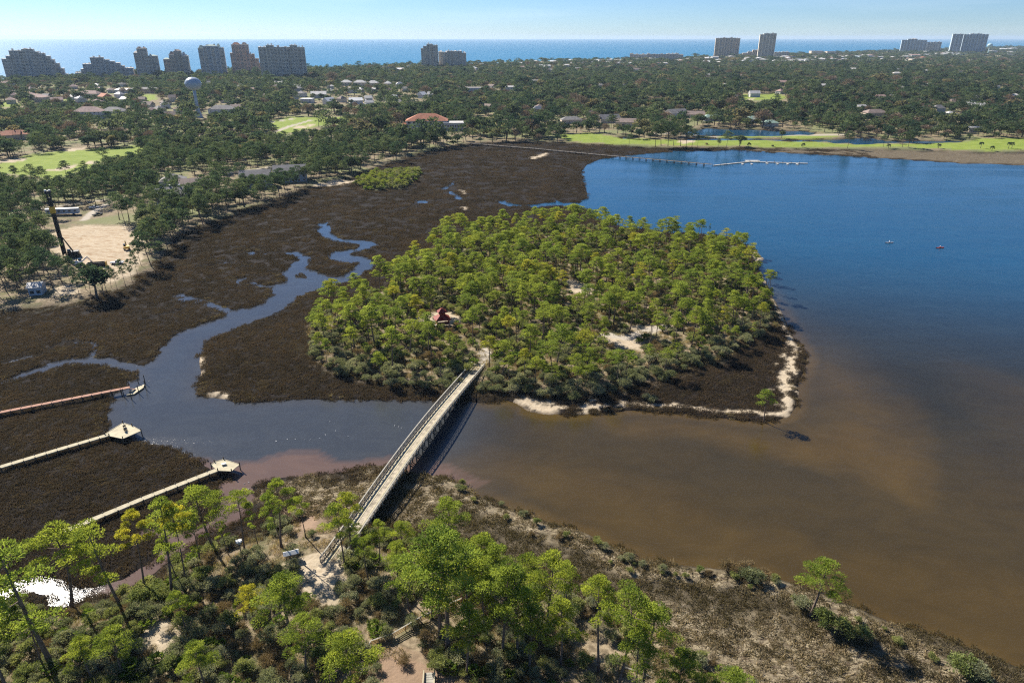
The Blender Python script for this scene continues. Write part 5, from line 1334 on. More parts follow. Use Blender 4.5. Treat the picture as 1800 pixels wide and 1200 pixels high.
# ------------------------------------------------------------------ docks
def boardwalk(name, label, pts, width, z, mat, bay=2.5, rail=False, platform=None, pile_up=0.25, cat_='dock', pile_r=0.11):
    base = Vector((*pts[0], 0))
    e = empty(name, base, 0, label, cat_)
    pm = MB().tube([(0, 0, -z - 1.6), (0, 0, pile_up)], pile_r, 6).mesh('post', M['pile'])
    for a, b in zip(pts[:-1], pts[1:]):
        a = Vector(a); b = Vector(b); d = b - a; ln = d.length; az = math.atan2(d.y, d.x); n = max(1, round(ln / bay)); st = ln / n
        mb = MB(); k = 0.0
        while k < st - 0.05:
            mb.box(k, min(k + 0.17, st), -width / 2, width / 2, -0.06, 0); k += 0.19
        mb.bar((0, -width / 2 + 0.06, -0.17), (st, -width / 2 + 0.06, -0.17), 0.09, 0.2).bar((0, width / 2 - 0.06, -0.17), (st, width / 2 - 0.06, -0.17), 0.09, 0.2)
        sec = mb.mesh('deck_section', mat)
        rl = MB().bar((0, 0, 0.95), (st, 0, 0.95), 0.09, 0.06).bar((0, 0, 0.5), (st, 0, 0.5), 0.05, 0.08).mesh('rail', M['rail_dark'])
        for i in range(n):
            p = a + d * (i / n) - base.to_2d()
            dup('deck_section', sec, e, (p.x, p.y, z), (0, 0, az))
            nx, ny = -math.sin(az), math.cos(az)
            for sd in (-1, 1):
                q = (p.x + nx * sd * (width / 2 + 0.1), p.y + ny * sd * (width / 2 + 0.1), z)
                dup('post', pm, e, q, (0, 0, 0), (1, 1, 1))
                if rail: dup('rail', rl, e, q, (0, 0, az))
    if platform:
        mb = MB(); mb.prism([(x - base.x, y - base.y) for x, y in platform], z - 0.12, z + 0.012)
        pf = mb.build('platform', mat, e)
        xs = [p[0] - base.x for p in platform]; ys = [p[1] - base.y for p in platform]
        tall = MB().tube([(0, 0, -z - 1.8), (0, 0, 0.75)], 0.13, 6).mesh('mooring_post', M['pile'])
        for x, y in zip(xs, ys): dup('mooring_post', tall, e, (x, y, z))
        if name == 'dock':
            eb = MB()
            m_ = len(xs)
            for i in range(m_): eb.bar((xs[i], ys[i], z + 0.05), (xs[(i + 1) % m_], ys[(i + 1) % m_], z + 0.05), 0.14, 0.08)
            eb.build('edge_boards', M['wood_pale'], e)
    return e
ZD = 1.7
boardwalk('boardwalk', 'narrow reddish-brown boardwalk over the marsh, farthest of the three docks', [G(-60, 738, ZD), G(0, 724, ZD), G(228, 680, ZD)], 1.35, ZD, M['wood_red'], 2.6)
fl = [G(222, 694, 0.4), G(238, 682, 0.4), G(254, 675, 0.4), G(252, 681, 0.4), G(236, 692, 0.4)]
fd = empty('floating_dock', (*G(238, 686, 0), 0), 0, 'pale floating dock with tall dark posts at the end of the reddish boardwalk', 'dock')
b0 = fd.location
MB().prism([(x - b0.x, y - b0.y) for x, y in fl], 0.12, 0.42).build('float', M['wood_pale'], fd)
tp = MB().tube([(0, 0, -1.6), (0, 0, 3.0)], 0.12, 6).mesh('mooring_post', M['pile'])
for q in ((218, 696), (231, 700), (244, 690), (256, 682), (255, 672), (243, 672), (228, 683)):
    x, y = G(*q, 0.4); dup('mooring_post', tp, fd, (x - b0.x, y - b0.y, 0))
ga, gb_ = Vector((*G(226, 682, ZD), ZD)), Vector((*G(238, 684, 0.45), 0.45))
MB().bar(ga - b0, gb_ - b0, 1.0, 0.08).build('gangway', M['wood_red'], fd)
dock2 = boardwalk('dock', 'pale yellow wooden dock with two chairs on its six-sided deck', [G(-60, 838, ZD), G(0, 820, ZD), G(100, 790, ZD), G(192, 763, ZD)], 1.5, ZD, M['wood_pale'], 2.6,
                  platform=[G(*p, ZD) for p in ((184, 763), (216, 743), (232, 748), (248, 757), (216, 771), (192, 766))])
dock3 = boardwalk('dock', 'greyish wooden dock nearest the viewer, ending in a six-sided deck', [G(110, 934, ZD), G(250, 876, ZD), G(384, 824, ZD)], 1.5, ZD, M['wood_pale'], 2.6,
                  platform=[G(*p, ZD) for p in ((371, 817), (377, 812), (393, 807), (421, 816), (407, 828), (383, 827))])
def chair(px, rzc, label):
    x, y = G(*px, ZD); e = empty('deck_chair', (x, y, ZD + 0.015), rzc, label, 'chair')
    MB().bar((-0.35, 0, 0.38), (0.35, 0, 0.30), 0.62, 0.05).build('seat', M['pile'], e)
    MB().bar((-0.33, 0, 0.36), (-0.62, 0, 1.08), 0.60, 0.05).build('backrest', M['pile'], e)
    for sx, sy in ((-1, -1), (-1, 1), (1, -1), (1, 1)): MB().box(sx * 0.3 - 0.04, sx * 0.3 + 0.04, sy * 0.28 - 0.04, sy * 0.28 + 0.04, 0, 0.55 if sx > 0 else 0.4).build('leg', M['pile'], e)
    for sy in (-1, 1): MB().box(-0.4, 0.36, sy * 0.33 - 0.06, sy * 0.33 + 0.06, 0.55, 0.59).build('armrest', M['pile'], e)
chair((219, 751), 2.2, 'dark deck chair on the yellow dock, the one nearer its far corner')
chair((221, 757), 1.9, 'dark deck chair on the yellow dock, the one nearer the viewer')
x, y = G(394, 817, ZD); e = empty('storage_box', (x, y, ZD + 0.013), 0.5, 'small pale storage box on the nearest dock deck', 'box')
MB().box(-0.5, 0.5, -0.3, 0.3, 0, 0.4).build('body', M['wood_grey'], e); MB().box(-0.54, 0.54, -0.34, 0.34, 0.4, 0.46).build('lid', M['white'], e)
# far pier
boardwalk('pier', 'long pale pier on piles running from the far marsh into the bay', [G(828, 252, ZD), G(940, 261, ZD), G(1056, 272, ZD), G(1160, 281, ZD), G(1251, 289, ZD)], 2.2, ZD, M['pier'], 6.5, True, cat_='pier', pile_r=0.3)
e = boardwalk('floating_dock', 'white floating dock with short fingers beyond the end of the long pier', [G(1254, 290.5, 0.5), G(1318, 284, 0.5), G(1420, 287, 0.5)], 2.0, 0.5, M['float'], 7.0, pile_up=1.2)
fm = MB().box(-0.6, 0.6, -4.5, 0, -0.25, 0.0).mesh('finger', M['float'])
for q in ((1304, 287), (1320, 287), (1347, 286), (1365, 286.5), (1383, 287), (1400, 287.5)):
    x, y = G(*q, 0.5); dup('finger', fm, e, (x - e.location.x, y - e.location.y, 0.48))
x, y = G(1325, 283.5, 0.5)
MB().box(-6, 6, -2.5, 2.5, -0.3, 0.02).build('landing', M['float'], e).location = (x - e.location.x, y - e.location.y + 3.5, 0.5)

# ------------------------------------------------------------------ high-rises by the sea
def tower(label, segs, yb, wall, style=0, depth=24.0, roofs=(), group=None):
    xs = [s_[0] for s_ in segs] + [s_[1] for s_ in segs]
    xc = (min(xs) + max(xs)) / 2
    X0, Y0 = G(xc, yb, 1.0)
    az = math.atan2(-X0, Y0) * 0.8
    e = empty('apartment_tower', (X0, Y0, 0.6), az, label, 'apartment tower', group)
    k = PXM(Y0)
    FL = 3.3 * max(1.0, Y0 / 2600)
    slabs, glass = MB(), MB()
    for i, (a, b, yt) in enumerate(segs):
        x0, x1 = (a - xc) / k, (b - xc) / k
        h = max(6.0, height_from(Y0, yt))
        dp = depth * (1.0 - 0.12 * (i % 3)); y0 = -dp / 2 - (2.0 if i % 2 else 0.0)
        wg_ = MB().box(x0 + 0.02, x1 - 0.02, y0, dp / 2, -2, h).build('wing', wall, e)
        MB().box(x0 - 0.4, x1 + 0.4, y0 - 0.5, dp / 2 + 0.5, h + 0.02, h + 1.1).build('parapet', M['slab'], wg_)
        if x1 - x0 > 12:
            for q_ in range(2): MB().box(x0 + (x1 - x0) * (0.2 + 0.45 * q_), x0 + (x1 - x0) * (0.34 + 0.45 * q_), -3 + 4 * q_, 3, h + 1.1, h + 2.6 + 1.4 * ((i + q_) % 3)).build('roof_unit', M['slab'], wg_)
        w = x1 - x0; nbay = max(1, int(round(w / (8.5 * max(1.0, Y0 / 2300)))))
        z = 4.0
        while z < h - 2.0:
            for j in range(nbay):
                bx0 = x0 + w * (j + 0.14) / nbay; bx1 = x0 + w * (j + 0.86) / nbay
                glass.box(bx0, bx1, y0 - 0.12, y0 - 0.01, z + 0.5, z + FL - 0.7)
                if (j + style) % 2 == 0 or nbay == 1: slabs.box(bx0 - 0.4, bx1 + 0.4, y0 - 1.7, y0 - 0.02, z - 0.12, z + 0.12).box(bx0 - 0.4, bx1 + 0.4, y0 - 1.75, y0 - 1.66, z + 0.12, z + 1.05)
            z += FL
        for j in range(nbay + 1):
            xx = x0 + w * j / nbay
            slabs.box(max(x0, xx - 0.45), min(x1, xx + 0.45), y0 - 1.2, y0 - 0.03, 0, h - 0.1)
    g = glass.build('windows', M['tower_glass'], e); g['kind'] = 'stuff'
    s_ = slabs.build('balconies', M['slab'] if style != 1 else wall, e); s_['kind'] = 'stuff'
    for a, b, y0p, y1p, mt in roofs:
        x0, x1 = (a - xc) / k, (b - xc) / k; h0 = height_from(Y0, y1p); h1 = height_from(Y0, y0p); xm = (x0 + x1) / 2; yq = depth * 0.36
        mb = MB()
        mb.add([(x0, -yq, h0), (x1, -yq, h0), (x1, yq, h0), (x0, yq, h0), (xm - (x1 - x0) * .18, 0, h1), (xm + (x1 - x0) * .18, 0, h1)], [(3, 2, 1, 0), (0, 1, 5, 4), (1, 2, 5), (2, 3, 4, 5), (3, 0, 4)])
        mb.build('roof_cap', mt, e)
    return e
tower('broad stepped apartment tower falling away to the right, leftmost on the coast', [(24, 31, 104), (31, 37, 99), (37, 56, 90), (56, 73, 87.5), (73, 79, 92), (79, 88, 95), (88, 95, 100), (95, 100, 106), (100, 106, 113), (106, 111, 122), (111, 115, 132)], 142.5, M['wall_grey'], 0, 28, [(56, 66, 85, 88, M['roof_grey'])])
tower('low stepped apartment block second from the left on the coast', [(136, 143, 135), (143, 152, 128), (152, 157, 122), (157, 170, 113), (170, 190, 102), (190, 198, 106), (198, 206, 109), (206, 214, 112), (214, 220, 117), (220, 233, 121)], 141.5, M['wall_grey'], 1, 26)
tower('slim tower with a peaked dark roof, left one of a look-alike pair', [(247, 253, 94), (253, 268, 86.5), (268, 283, 99.5)], 140, M['wall_tan'], 0, 26, [(247, 254, 90, 94, M['roof_pale']), (252, 262, 82.5, 87, M['roof_brown']), (260, 269, 83.5, 87, M['roof_brown']), (268, 283, 97, 99.5, M['roof_green'])])
tower('slim tower with a peaked roof behind the water tower, right one of the pair', [(296, 306, 105), (306, 314, 97), (314, 326, 91), (326, 336, 99)], 138, M['wall_tan'], 1, 26, [(296, 306, 102, 105, M['roof_green']), (306, 315, 91, 97, M['roof_brown']), (314, 327, 87.5, 91, M['roof_brown']), (326, 333, 92, 99, M['roof_pale'])])
tower('dark tower with green roof caps between the slim pair and the pinkish tower', [(359, 367, 86), (367, 392, 82), (392, 400, 85)], 137, M['tower_blue'], 0, 28, [(359, 369, 80, 86, M['roof_green']), (369, 390, 79, 82, M['roof_green']), (389, 395, 77.5, 83, M['roof_green'])])
tower('pinkish stepped tower with a red roof', [(413, 417, 94), (417, 444, 79.5), (444, 452, 96), (452, 458, 104), (458, 462, 112)], 136, M['wall_pink'], 1, 24, [(417, 432, 75, 79.5, M['terracotta']), (433, 443, 75, 79.5, M['roof_brown'])])
tower('wide flat-topped slab tower with two stair heads, tallest wide block on the left', [(464, 477, 84), (477, 489, 80.5), (489, 516, 84), (516, 528, 80.5), (528, 540, 84.5)], 140, M['tower_cream'], 0, 26, [(463, 470, 82, 84, M['roof_pale'])])
tower('tall stepped pale tower left of its lower neighbour in mid coast', [(742, 746, 86), (746, 752, 82), (752, 763, 78.5), (763, 771, 80.5)], 123, M['tower_cream'], 1, 26)
tower('lower cream block with a row of pale roof domes in mid coast', [(772, 779, 92), (779, 787, 93), (787, 797, 90.5), (797, 805, 91), (805, 813, 91), (813, 820, 94)], 122, M['tower_cream'], 0, 26, [(774, 779, 89, 92, M['white']), (783, 788, 89.5, 93, M['white']), (799, 803, 89, 91, M['white']), (808, 812, 88.5, 91, M['white']), (814, 819, 91, 94, M['white'])])
tower('long low apartment block on the far beach', [(1107, 1113, 95), (1113, 1137, 96.5), (1137, 1142, 95), (1142, 1170, 96), (1170, 1185, 95.3), (1185, 1191, 94.5), (1191, 1199, 96.5)], 107, M['tower_cream'], 0, 26)
tower('square flat-topped tower left of the tallest one on the right', [(1255, 1262, 68), (1262, 1289, 67.5), (1289, 1296, 68)], 102, M['wall_tan'], 1, 40)
tower('tallest slender tower rising above the horizon on the right', [(1331, 1337, 61.5), (1337, 1358, 60)], 103.5, M['tower_cream'], 1, 40)
tower('dark stepped low block leaning up to the tallest slender tower', [(1297, 1305, 97), (1305, 1313, 94), (1313, 1321, 91.5), (1321, 1330, 88.5)], 101, M['wall_tan'], 0, 30)
tower('low dark block right of the tallest slender tower', [(1360, 1372, 92.5), (1372, 1385, 92)], 102.5, M['wall_grey'], 0, 40)
tower('pale grey three-winged tower of the far right group', [(1583, 1592, 71), (1592, 1607, 69.5), (1607, 1622, 71.5)], 93, M['tower_blue'], 1, 40, [(1596, 1607, 67.5, 70, M['roof_pale'])])
tower('lower pale block attached to the three-winged far tower', [(1623, 1636, 75), (1636, 1649, 74.5)], 93, M['wall_grey'], 0, 40)
tower('slim dark tower in the far right group', [(1668, 1684, 60.5)], 94, M['tower_blue'], 1, 50)
tower('wide dark tower farthest right on the coast', [(1689, 1698, 61.5), (1698, 1716, 60), (1716, 1726, 61.5)], 94, M['tower_blue'], 1, 50)

# ------------------------------------------------------------------ water towers
def water_tower(px, yb, ytop, rpx, label, mt):
    x, y = G(px, yb, 1.0); h = height_from(y, ytop) - 0.6; R = rpx / PXM(y)
    e = empty('water_tower', (x, y, 0.6), 0, label, 'water tower')
    zc = h - R * 0.82
    MB().lathe([(R * 0.56, -1.5), (R * 0.54, 0.2), (R * 0.44, h * 0.08), (R * 0.26, h * 0.2), (R * 0.20, h * 0.32), (R * 0.185, h * 0.55), (R * 0.20, zc - R * 0.74)], 28).build('pedestal', mt, e, True)
    prof = []
    for i in range(15):
        a = -math.pi / 2 * 0.93 + (math.pi / 2 * 1.93) * i / 14
        prof.append((max(0.02, R * math.cos(a)), zc + R * 0.80 * math.sin(a)))
    tk = MB().lathe(prof, 40).build('tank', mt, e, True)
    mb = MB(); n = 40
    for i in range(n):
        a, b = 2 * math.pi * i / n, 2 * math.pi * (i + 1) / n
        rr = R * 1.03
        mb.bar((rr * math.cos(a), rr * math.sin(a), zc + R * 0.08), (rr * math.cos(b), rr * math.sin(b), zc + R * 0.08), 0.25, 0.5)
    mb.build('band', M['blue_paint'], tk)
    MB().tube([(0, 0, zc + R * 0.75), (0, 0, h + 1.6)], 0.25, 8).build('vent', mt, tk)
    return e
water_tower(350, 207.5, 135.5, 13.5, 'white and pale blue water tower with a globe tank', M['tank'])
water_tower(1736, 97, 76.5, 4.2, 'small pale green water tower at the far right', plain('pale_teal', (0.42, 0.58, 0.58), 0.5, 0.05))

# ------------------------------------------------------------------ houses
def house(label, px, py, wpx, dep, hw, mats, roof='hip', rot=0.0, rh=2.6, windows=0, group=None, name='house', chimneys=0, cat_='house'):
    x, y = G(px, py, 1.2); z = gz(x, y); k = PXM(y)
    w = wpx / k if wpx else 12.0
    e = empty(name, (x, y, z), rot, label, cat_, group)
    wm, rm = M[mats[0]], M[mats[1]]
    a, b = w / 2, dep / 2
    MB().box(-a, a, -b, b, -1.0, hw).build('wall', wm, e)
    o = 0.55
    A_, B_ = a + o, b + o
    mb = MB()
    if roof == 'hip':
        rl = max(0.4, A_ - B_) if A_ > B_ else 0.4
        mb.add([(-A_, -B_, hw), (A_, -B_, hw), (A_, B_, hw), (-A_, B_, hw), (-rl, 0, hw + rh), (rl, 0, hw + rh)], [(3, 2, 1, 0), (0, 1, 5, 4), (1, 2, 5), (2, 3, 4, 5), (3, 0, 4)])
    elif roof == 'gable':
        mb.add([(-A_, -B_, hw), (A_, -B_, hw), (A_, B_, hw), (-A_, B_, hw), (-A_, 0, hw + rh), (A_, 0, hw + rh)], [(3, 2, 1, 0), (0, 1, 5, 4), (1, 2, 5), (2, 3, 4, 5), (3, 0, 4)])
    else:
        mb.box(-A_ + 0.3, A_ - 0.3, -B_ + 0.3, B_ - 0.3, hw + 0.003, hw + 0.5)
    rf = mb.build('roof', rm, e)
    for i in range(chimneys):
        xx = -a + w * (i + 0.5) / chimneys
        MB().box(xx - 0.5, xx + 0.5, -0.2, 0.8, hw + rh * 0.5, hw + rh + 1.1).build('chimney', M['white'], rf)
    if windows:
        n = windows; fl = max(1, int(hw // 3))
        wmsh = MB().box(-min(0.7, w / n * 0.3), min(0.7, w / n * 0.3), -0.06, 0.0, 0, 1.3).mesh('window', M['glass'])
        for f in range(fl):
            for i in range(n): dup('window', wmsh, e, (-a + w * (i + 0.5) / n, -b - 0.004, 0.9 + f * 3.0))
    return e
for hdef in HS:
    lab, px, py, wp, dp, hw, mt, rf, rt, rh, wn = hdef
    house(lab, px, py, wp, dp, hw, mt, rf, rt, rh, wn, chimneys=3 if 'white chimneys' in lab else 0)
# office building with the red hip roof
x, y = G(752, 229, 1.2); z = gz(x, y); k = PXM(y)
e = empty('office_building', (x, y, z), 0.06, 'three-storey office building with a big red hip roof and a flat white wing', 'office building')
w0, w1 = (716 - 752) / k, (786 - 752) / k
MB().box(w0, w1, -6, 16, -1, 10.5).build('wall', M['wall_white'], e)
mb = MB(); o = 1.2
mb.add([(w0 - o, -7.2, 10.5), (w1 + o, -7.2, 10.5), (w1 + o, 17.2, 10.5), (w0 - o, 17.2, 10.5), (w0 + 15, 5, 18), (w1 - 14, 5, 18)], [(3, 2, 1, 0), (0, 1, 5, 4), (1, 2, 5), (2, 3, 4, 5), (3, 0, 4)])
mb.build('roof', M['terracotta'], e)
g1 = MB().box(0, 3.4, -0.08, 0, 0, 2.0).mesh('window', M['glass'])
for f in range(3):
    for i in range(7): dup('window', g1, e, (w0 + 1.5 + i * (w1 - w0 - 3) / 7, -6.004, 1.0 + f * 3.3))
x2, x3 = (776 - 752) / k, (815 - 752) / k
MB().box(x2, x3, -10, 10, -1, 8.0).build('wing', M['wall_white'], e)
MB().box(x2 - 0.4, x3 + 0.4, -10.4, 10.4, 8.003, 8.7).build('flat_roof', M['roof_pale'], e)
g2 = MB().box(0, 1.9, -0.1, 0, 0, 2.2).mesh('window', M['glass'])
for i in range(8): dup('window', g2, e, (x2 + 1.5 + i * (x3 - x2 - 3) / 8, -10.004, 4.2))
for i in range(8): dup('window', g2, e, (x2 + 1.5 + i * (x3 - x2 - 3) / 8, -10.004, 0.9))
house('small red-roofed gatehouse in front of the office building', 712, 229, 22, 12, 4.5, ('wall_white', 'terracotta'), 'hip', 0.4, 3.4, 3)
house('tiny red-roofed pavilion right of the office building', 803, 214, 9, 9, 6, ('wall_white', 'terracotta'), 'hip', 0.1, 4, 2)

FM = [('wall_white', 'roof_pale'), ('wall_cream', 'roof_grey'), ('wall_white', 'roof_brown'), ('wall_cream', 'roof_pale'), ('wall_white', 'roof_pink'), ('wall_blue', 'roof_grey')]
FN = {'roof_pale': 'pale', 'roof_grey': 'grey', 'roof_brown': 'brown', 'roof_pink': 'pinkish'}
q = random.Random(21)
for a, b, c in FAR_H:
    mt = q.choice(FM); cn = FN[mt[1]]
    house(cn + '-roofed house half hidden in the far right wood', a, b, c, q.uniform(10, 14), q.uniform(4.5, 7), mt, q.choice(('hip', 'gable')), q.uniform(-0.6, 0.6), q.uniform(3, 4.5), 0, cn + '-roofed houses in the far right wood')
for a, b, c in LEFT_H:
    mt = q.choices((('wall_cream', 'roof_pink'), ('wall_white', 'roof_pale'), ('wall_white', 'roof_grey'), ('wall_cream', 'roof_brown')), (4, 2, 2, 2) if a < 330 else (1, 5, 3, 2))[0]; cn = FN[mt[1]]
    ar = 'in the left suburb below the stepped towers' if a < 240 else 'in the suburb around the water tower' if a < 450 else 'near the shops left of the office building'
    house(cn + '-roofed house ' + ar, a, b, c, q.uniform(10, 15), q.uniform(4.5, 7), mt, q.choice(('hip', 'gable')), q.uniform(-0.6, 0.6), q.uniform(3, 4.5), 0, cn + '-roofed houses ' + ar)
# the beach town: low pale houses along the coast
TM = [('wall_white', 'white'), ('wall_white', 'roof_pale'), ('wall_cream', 'roof_pale'), ('wall_white', 'roof_pink'), ('wall_cream', 'terracotta'), ('wall_blue', 'roof_grey'), ('wall_white', 'roof_grey')]
TN = {'white': ('white-roofed beach house in the far coastal town', 'white-roofed far beach houses'), 'roof_pale': ('pale-roofed low house in the far coastal town', 'pale-roofed far beach houses'),
      'roof_pink': ('pinkish-roofed house in the far coastal town', 'pink-roofed far beach houses'), 'terracotta': ('red-roofed house in the far coastal town', 'red-roofed far beach houses'), 'roof_grey': ('grey-roofed house in the far coastal town', 'grey-roofed far beach houses')}
def town(n, xa, xb, ya, yb, w0, w1, seed):
    q = random.Random(seed); got = 0; pts = []
    while got < n:
        px = q.uniform(xa, xb); t = (px - xa) / (xb - xa)
        yc = ya + (yb - ya) * t; py = yc + q.random() ** 1.5 * 11 - 0.5
        if any(abs(px - a) < 5 and abs(py - b) < 1.0 for a, b in pts): continue
        pts.append((px, py)); got += 1
        mt = q.choices(TM, (5, 4, 2, 2, 1, 1, 1))[0]
        lab, grp = TN[mt[1]]
        x, y = G(px, py, 1.2)
        house(lab, px, py, q.uniform(w0, w1), q.uniform(12, 20) * max(1, y / 2200), q.uniform(6, 11) * max(1, y / 2800) ** 0.5, mt, q.choice(('hip', 'gable', 'flat')), q.uniform(-0.5, 0.5), q.uniform(2.5, 4.5), 0, grp)
town(38, 830, 1100, 116.5, 107.5, 6, 13, 1)
town(46, 1100, 1420, 108.0, 101, 6, 15, 2)
town(36, 1390, 1640, 102, 98, 8, 20, 3)
town(18, 1630, 1800, 93, 88.5, 8, 20, 4)
town(10, 660, 742, 124, 121.5, 8, 16, 5)
for lab, px, py, wp, dp, hw, mt, rf in (('long white store roof with a red front in the far town', 1468, 107.5, 70, 60, 9, ('wall_pink', 'white'), 'flat'), ('long white store roof left of the red-fronted one', 1418, 108.5, 40, 50, 8, ('wall_white', 'white'), 'flat'), ('dark blue-roofed hall behind the long white store', 1520, 103.5, 28, 50, 14, ('wall_blue', 'roof_grey'), 'flat'),
    ('tan low hotel block at the far shore, left one of two', 1434, 96.5, 21, 40, 22, ('wall_tan', 'roof_brown'), 'flat'), ('tan low hotel block at the far shore, right one of two', 1459, 96.8, 16, 40, 20, ('wall_tan', 'roof_brown'), 'flat'), ('pale store block right of the dark blue-roofed hall', 1548, 104, 26, 50, 10, ('wall_white', 'roof_pale'), 'flat'),
    ('wide pale store roof at the far right', 1765, 99, 22, 60, 10, ('wall_cream', 'roof_pale'), 'flat'), ('white clinic block with flat roof in the far town', 1372, 110.5, 30, 40, 8, ('wall_white', 'white'), 'flat')):
    house(lab, px, py, wp, dp, hw, mt, rf, 0.0, 3, 0, cat_='building', name='store_building')

# ------------------------------------------------------------------ the building site
def px_at(px, py, z=1.0):
    x, y = G(px, py, z); return x, y, gz(x, y)
x, y, z = px_at(116, 455)
hr = height_from(y, 340) - z
rig = empty('piling_rig', (x, y, z), 0.4, 'tall black piling rig mast leaning over the sand site', 'piling rig')
mast = MB()
for sx, sy in ((-0.7, -0.7), (0.7, -0.7), (0.7, 0.7), (-0.7, 0.7)): mast.bar((sx, sy, 1.0), (sx * 0.9, sy * 0.9, hr), 0.32)
for i in range(22):
    z0, z1 = 1.2 + (hr - 2) * i / 22, 1.2 + (hr - 2) * (i + 1) / 22
    s_ = 1 if i % 2 else -1
    mast.bar((-0.7 * s_, -0.7, z0), (0.7 * s_, -0.7, z1), 0.2).bar((-0.7 * s_, 0.7, z0), (0.7 * s_, 0.7, z1), 0.2).bar((-0.7, -0.7 * s_, z0), (-0.7, 0.7 * s_, z1), 0.2).bar((0.7, -0.7 * s_, z0), (0.7, 0.7 * s_, z1), 0.2)
mast.build('mast', M['black'], rig)
MB().tube([(0, 0, 2), (0, 0, hr - 2)], 0.5, 8).build('auger', M['black'], rig)
MB().box(-1.3, 1.3, -1.1, 1.1, hr, hr + 1.2).build('mast_head', M['black'], rig)
for sx in (-1, 1): MB().lathe([(0.5, hr + 1.2), (0.5, hr + 1.7)], 12, (sx * 0.8, 0)).build('pulley', M['white'], rig)
MB().box(-1.1, 1.1, -1.0, 1.0, hr * 0.70, hr * 0.70 + 3.2).build('drive_head', M['yellow'], rig)
MB().bar((4.2, 0.6, 1.8), (0.9, 0.2, hr * 0.32), 0.35).bar((4.2, -0.6, 1.8), (0.9, -0.2, hr * 0.32), 0.35).build('back_stay', M['black'], rig)
bd = MB().box(1.4, 6.2, -1.5, 1.5, 1.0, 2.9).build('body', M['black'], rig)
MB().box(1.6, 3.0, -1.45, -0.4, 2.9, 4.1).build('cab', M['glass'], rig)
for sy in (-1, 1): MB().box(0.6, 6.4, sy * 1.5 - 0.4, sy * 1.5 + 0.4, 0, 1.0).build('track', M['rubber'], rig)

def excavator(px, py, rzv, label, col):
    x, y, z = px_at(px, py)
    e = empty('excavator', (x, y, z), rzv, label, 'excavator')
    for sy in (-1, 1): MB().tube([(-1.7, sy * 1.1, 0.42), (1.7, sy * 1.1, 0.42)], 0.42, 8).build('track', M['rubber'], e)
    MB().box(-2.0, 1.1, -1.25, 1.25, 0.95, 2.0).build('body', col, e)
    c = MB().box(-0.2, 1.2, 0.2, 1.2, 2.0, 2.95).build('cab', M['glass'], e)
    MB().bar((1.0, -0.3, 1.6), (3.6, -0.3, 3.6), 0.4, 0.5).build('boom', col, e)
    MB().bar((3.6, -0.3, 3.6), (5.0, -0.3, 1.2), 0.3, 0.4).build('arm', col, e)
    MB().prism([(4.5, 0.2), (5.4, 0.2), (5.4, -0.8), (4.5, -0.8)], 0.3, 1.2).build('bucket', M['rubber'], e)
excavator(224, 442, 2.2, 'yellow excavator at the right side of the sand site', M['yellow'])
excavator(141, 468, 0.6, 'white-cabbed small excavator beside the piling rig', M['white'])
def truck(px, py, rzv, label, col, ln=5.6, nm='pickup_truck', cat_='truck'):
    x, y, z = px_at(px, py); e = empty(nm, (x, y, z), rzv, label, cat_)
    h = ln / 2
    MB().prism([(-h, -0.95), (h, -0.95), (h, 0.95), (-h, 0.95)], 0.45, 1.05).build('body', col, e)
    mb = MB(); mb.add([(-0.6, -0.88, 1.05), (1.3, -0.88, 1.05), (1.3, 0.88, 1.05), (-0.6, 0.88, 1.05), (-0.45, -0.75, 1.75), (0.7, -0.75, 1.75), (0.7, 0.75, 1.75), (-0.45, 0.75, 1.75)], [(4, 5, 6, 7), (0, 1, 5, 4), (1, 2, 6, 5), (2, 3, 7, 6), (3, 0, 4, 7)])
    cb_ = mb.build('cab', M['glass'], e)
    MB().box(-0.4, 0.65, -0.7, 0.7, 1.752, 1.80).build('cab_roof', col, cb_)
    wmsh = MB().tube([(0, -0.13, 0), (0, 0.13, 0)], 0.4, 10).mesh('wheel', M['rubber'])
    for sx in (-1, 1):
        for sy in (-1, 1): dup('wheel', wmsh, e, (sx * h * 0.62, sy * 0.93, 0.4))
    return e
truck(166, 367, 0.3, 'white pickup truck parked by the long site trailer', M['car_a'])
truck(172, 380, 0.9, 'dark grey pickup truck on the site track', M['car_c'])
truck(242, 432, 0.2, 'grey pickup truck by the trees at the right of the sand site', M['car_b'])
truck(207, 466, 0.15, 'white pickup truck at the lower edge of the sand site', M['car_a'])
truck(210, 348, 0.3, 'black car on the pale road above the sand site', M['car_c'], 4.6, 'parked_car', 'car')
truck(206, 353, 0.4, 'white car beside the black one on the pale road', M['car_a'], 4.6, 'parked_car', 'car')
x, y, z = px_at(112, 379)
tr = empty('site_trailer', (x, y, z), 0.17, 'long pale blue site trailer above the sand site', 'trailer')
MB().box(-9, 9, -1.5, 1.5, 0.7, 3.7).build('body', M['blue_paint'], tr); MB().box(-9.2, 9.2, -1.65, 1.65, 3.703, 3.9).build('roof', M['white'], tr)
wm_ = MB().box(-0.6, 0.6, -0.05, 0, 0, 1.0).mesh('window', M['glass'])
for i in range(6): dup('window', wm_, tr, (-7.5 + i * 3, -1.504, 1.9))
for sx in (-6, 6): MB().tube([(sx, -1.3, 0.4), (sx, 1.3, 0.4)], 0.42, 10).build('wheel', M['rubber'], tr)
x, y, z = px_at(172, 471)
sk = empty('skip_container', (x, y, z), 0.28, 'dark open skip container with a yellow end on the sand site', 'container')
MB().box(-4, 4, -1.25, -1.1, 0.2, 2.0).box(-4, 4, 1.1, 1.25, 0.2, 2.0).box(-4, -3.85, -1.1, 1.1, 0.2, 2.0).box(-4, 4, -1.25, 1.25, 0, 0.2).build('body', M['black'], sk)
MB().box(3.85, 4.02, -1.3, 1.3, 0.05, 2.2).build('end_door', M['yellow'], sk)
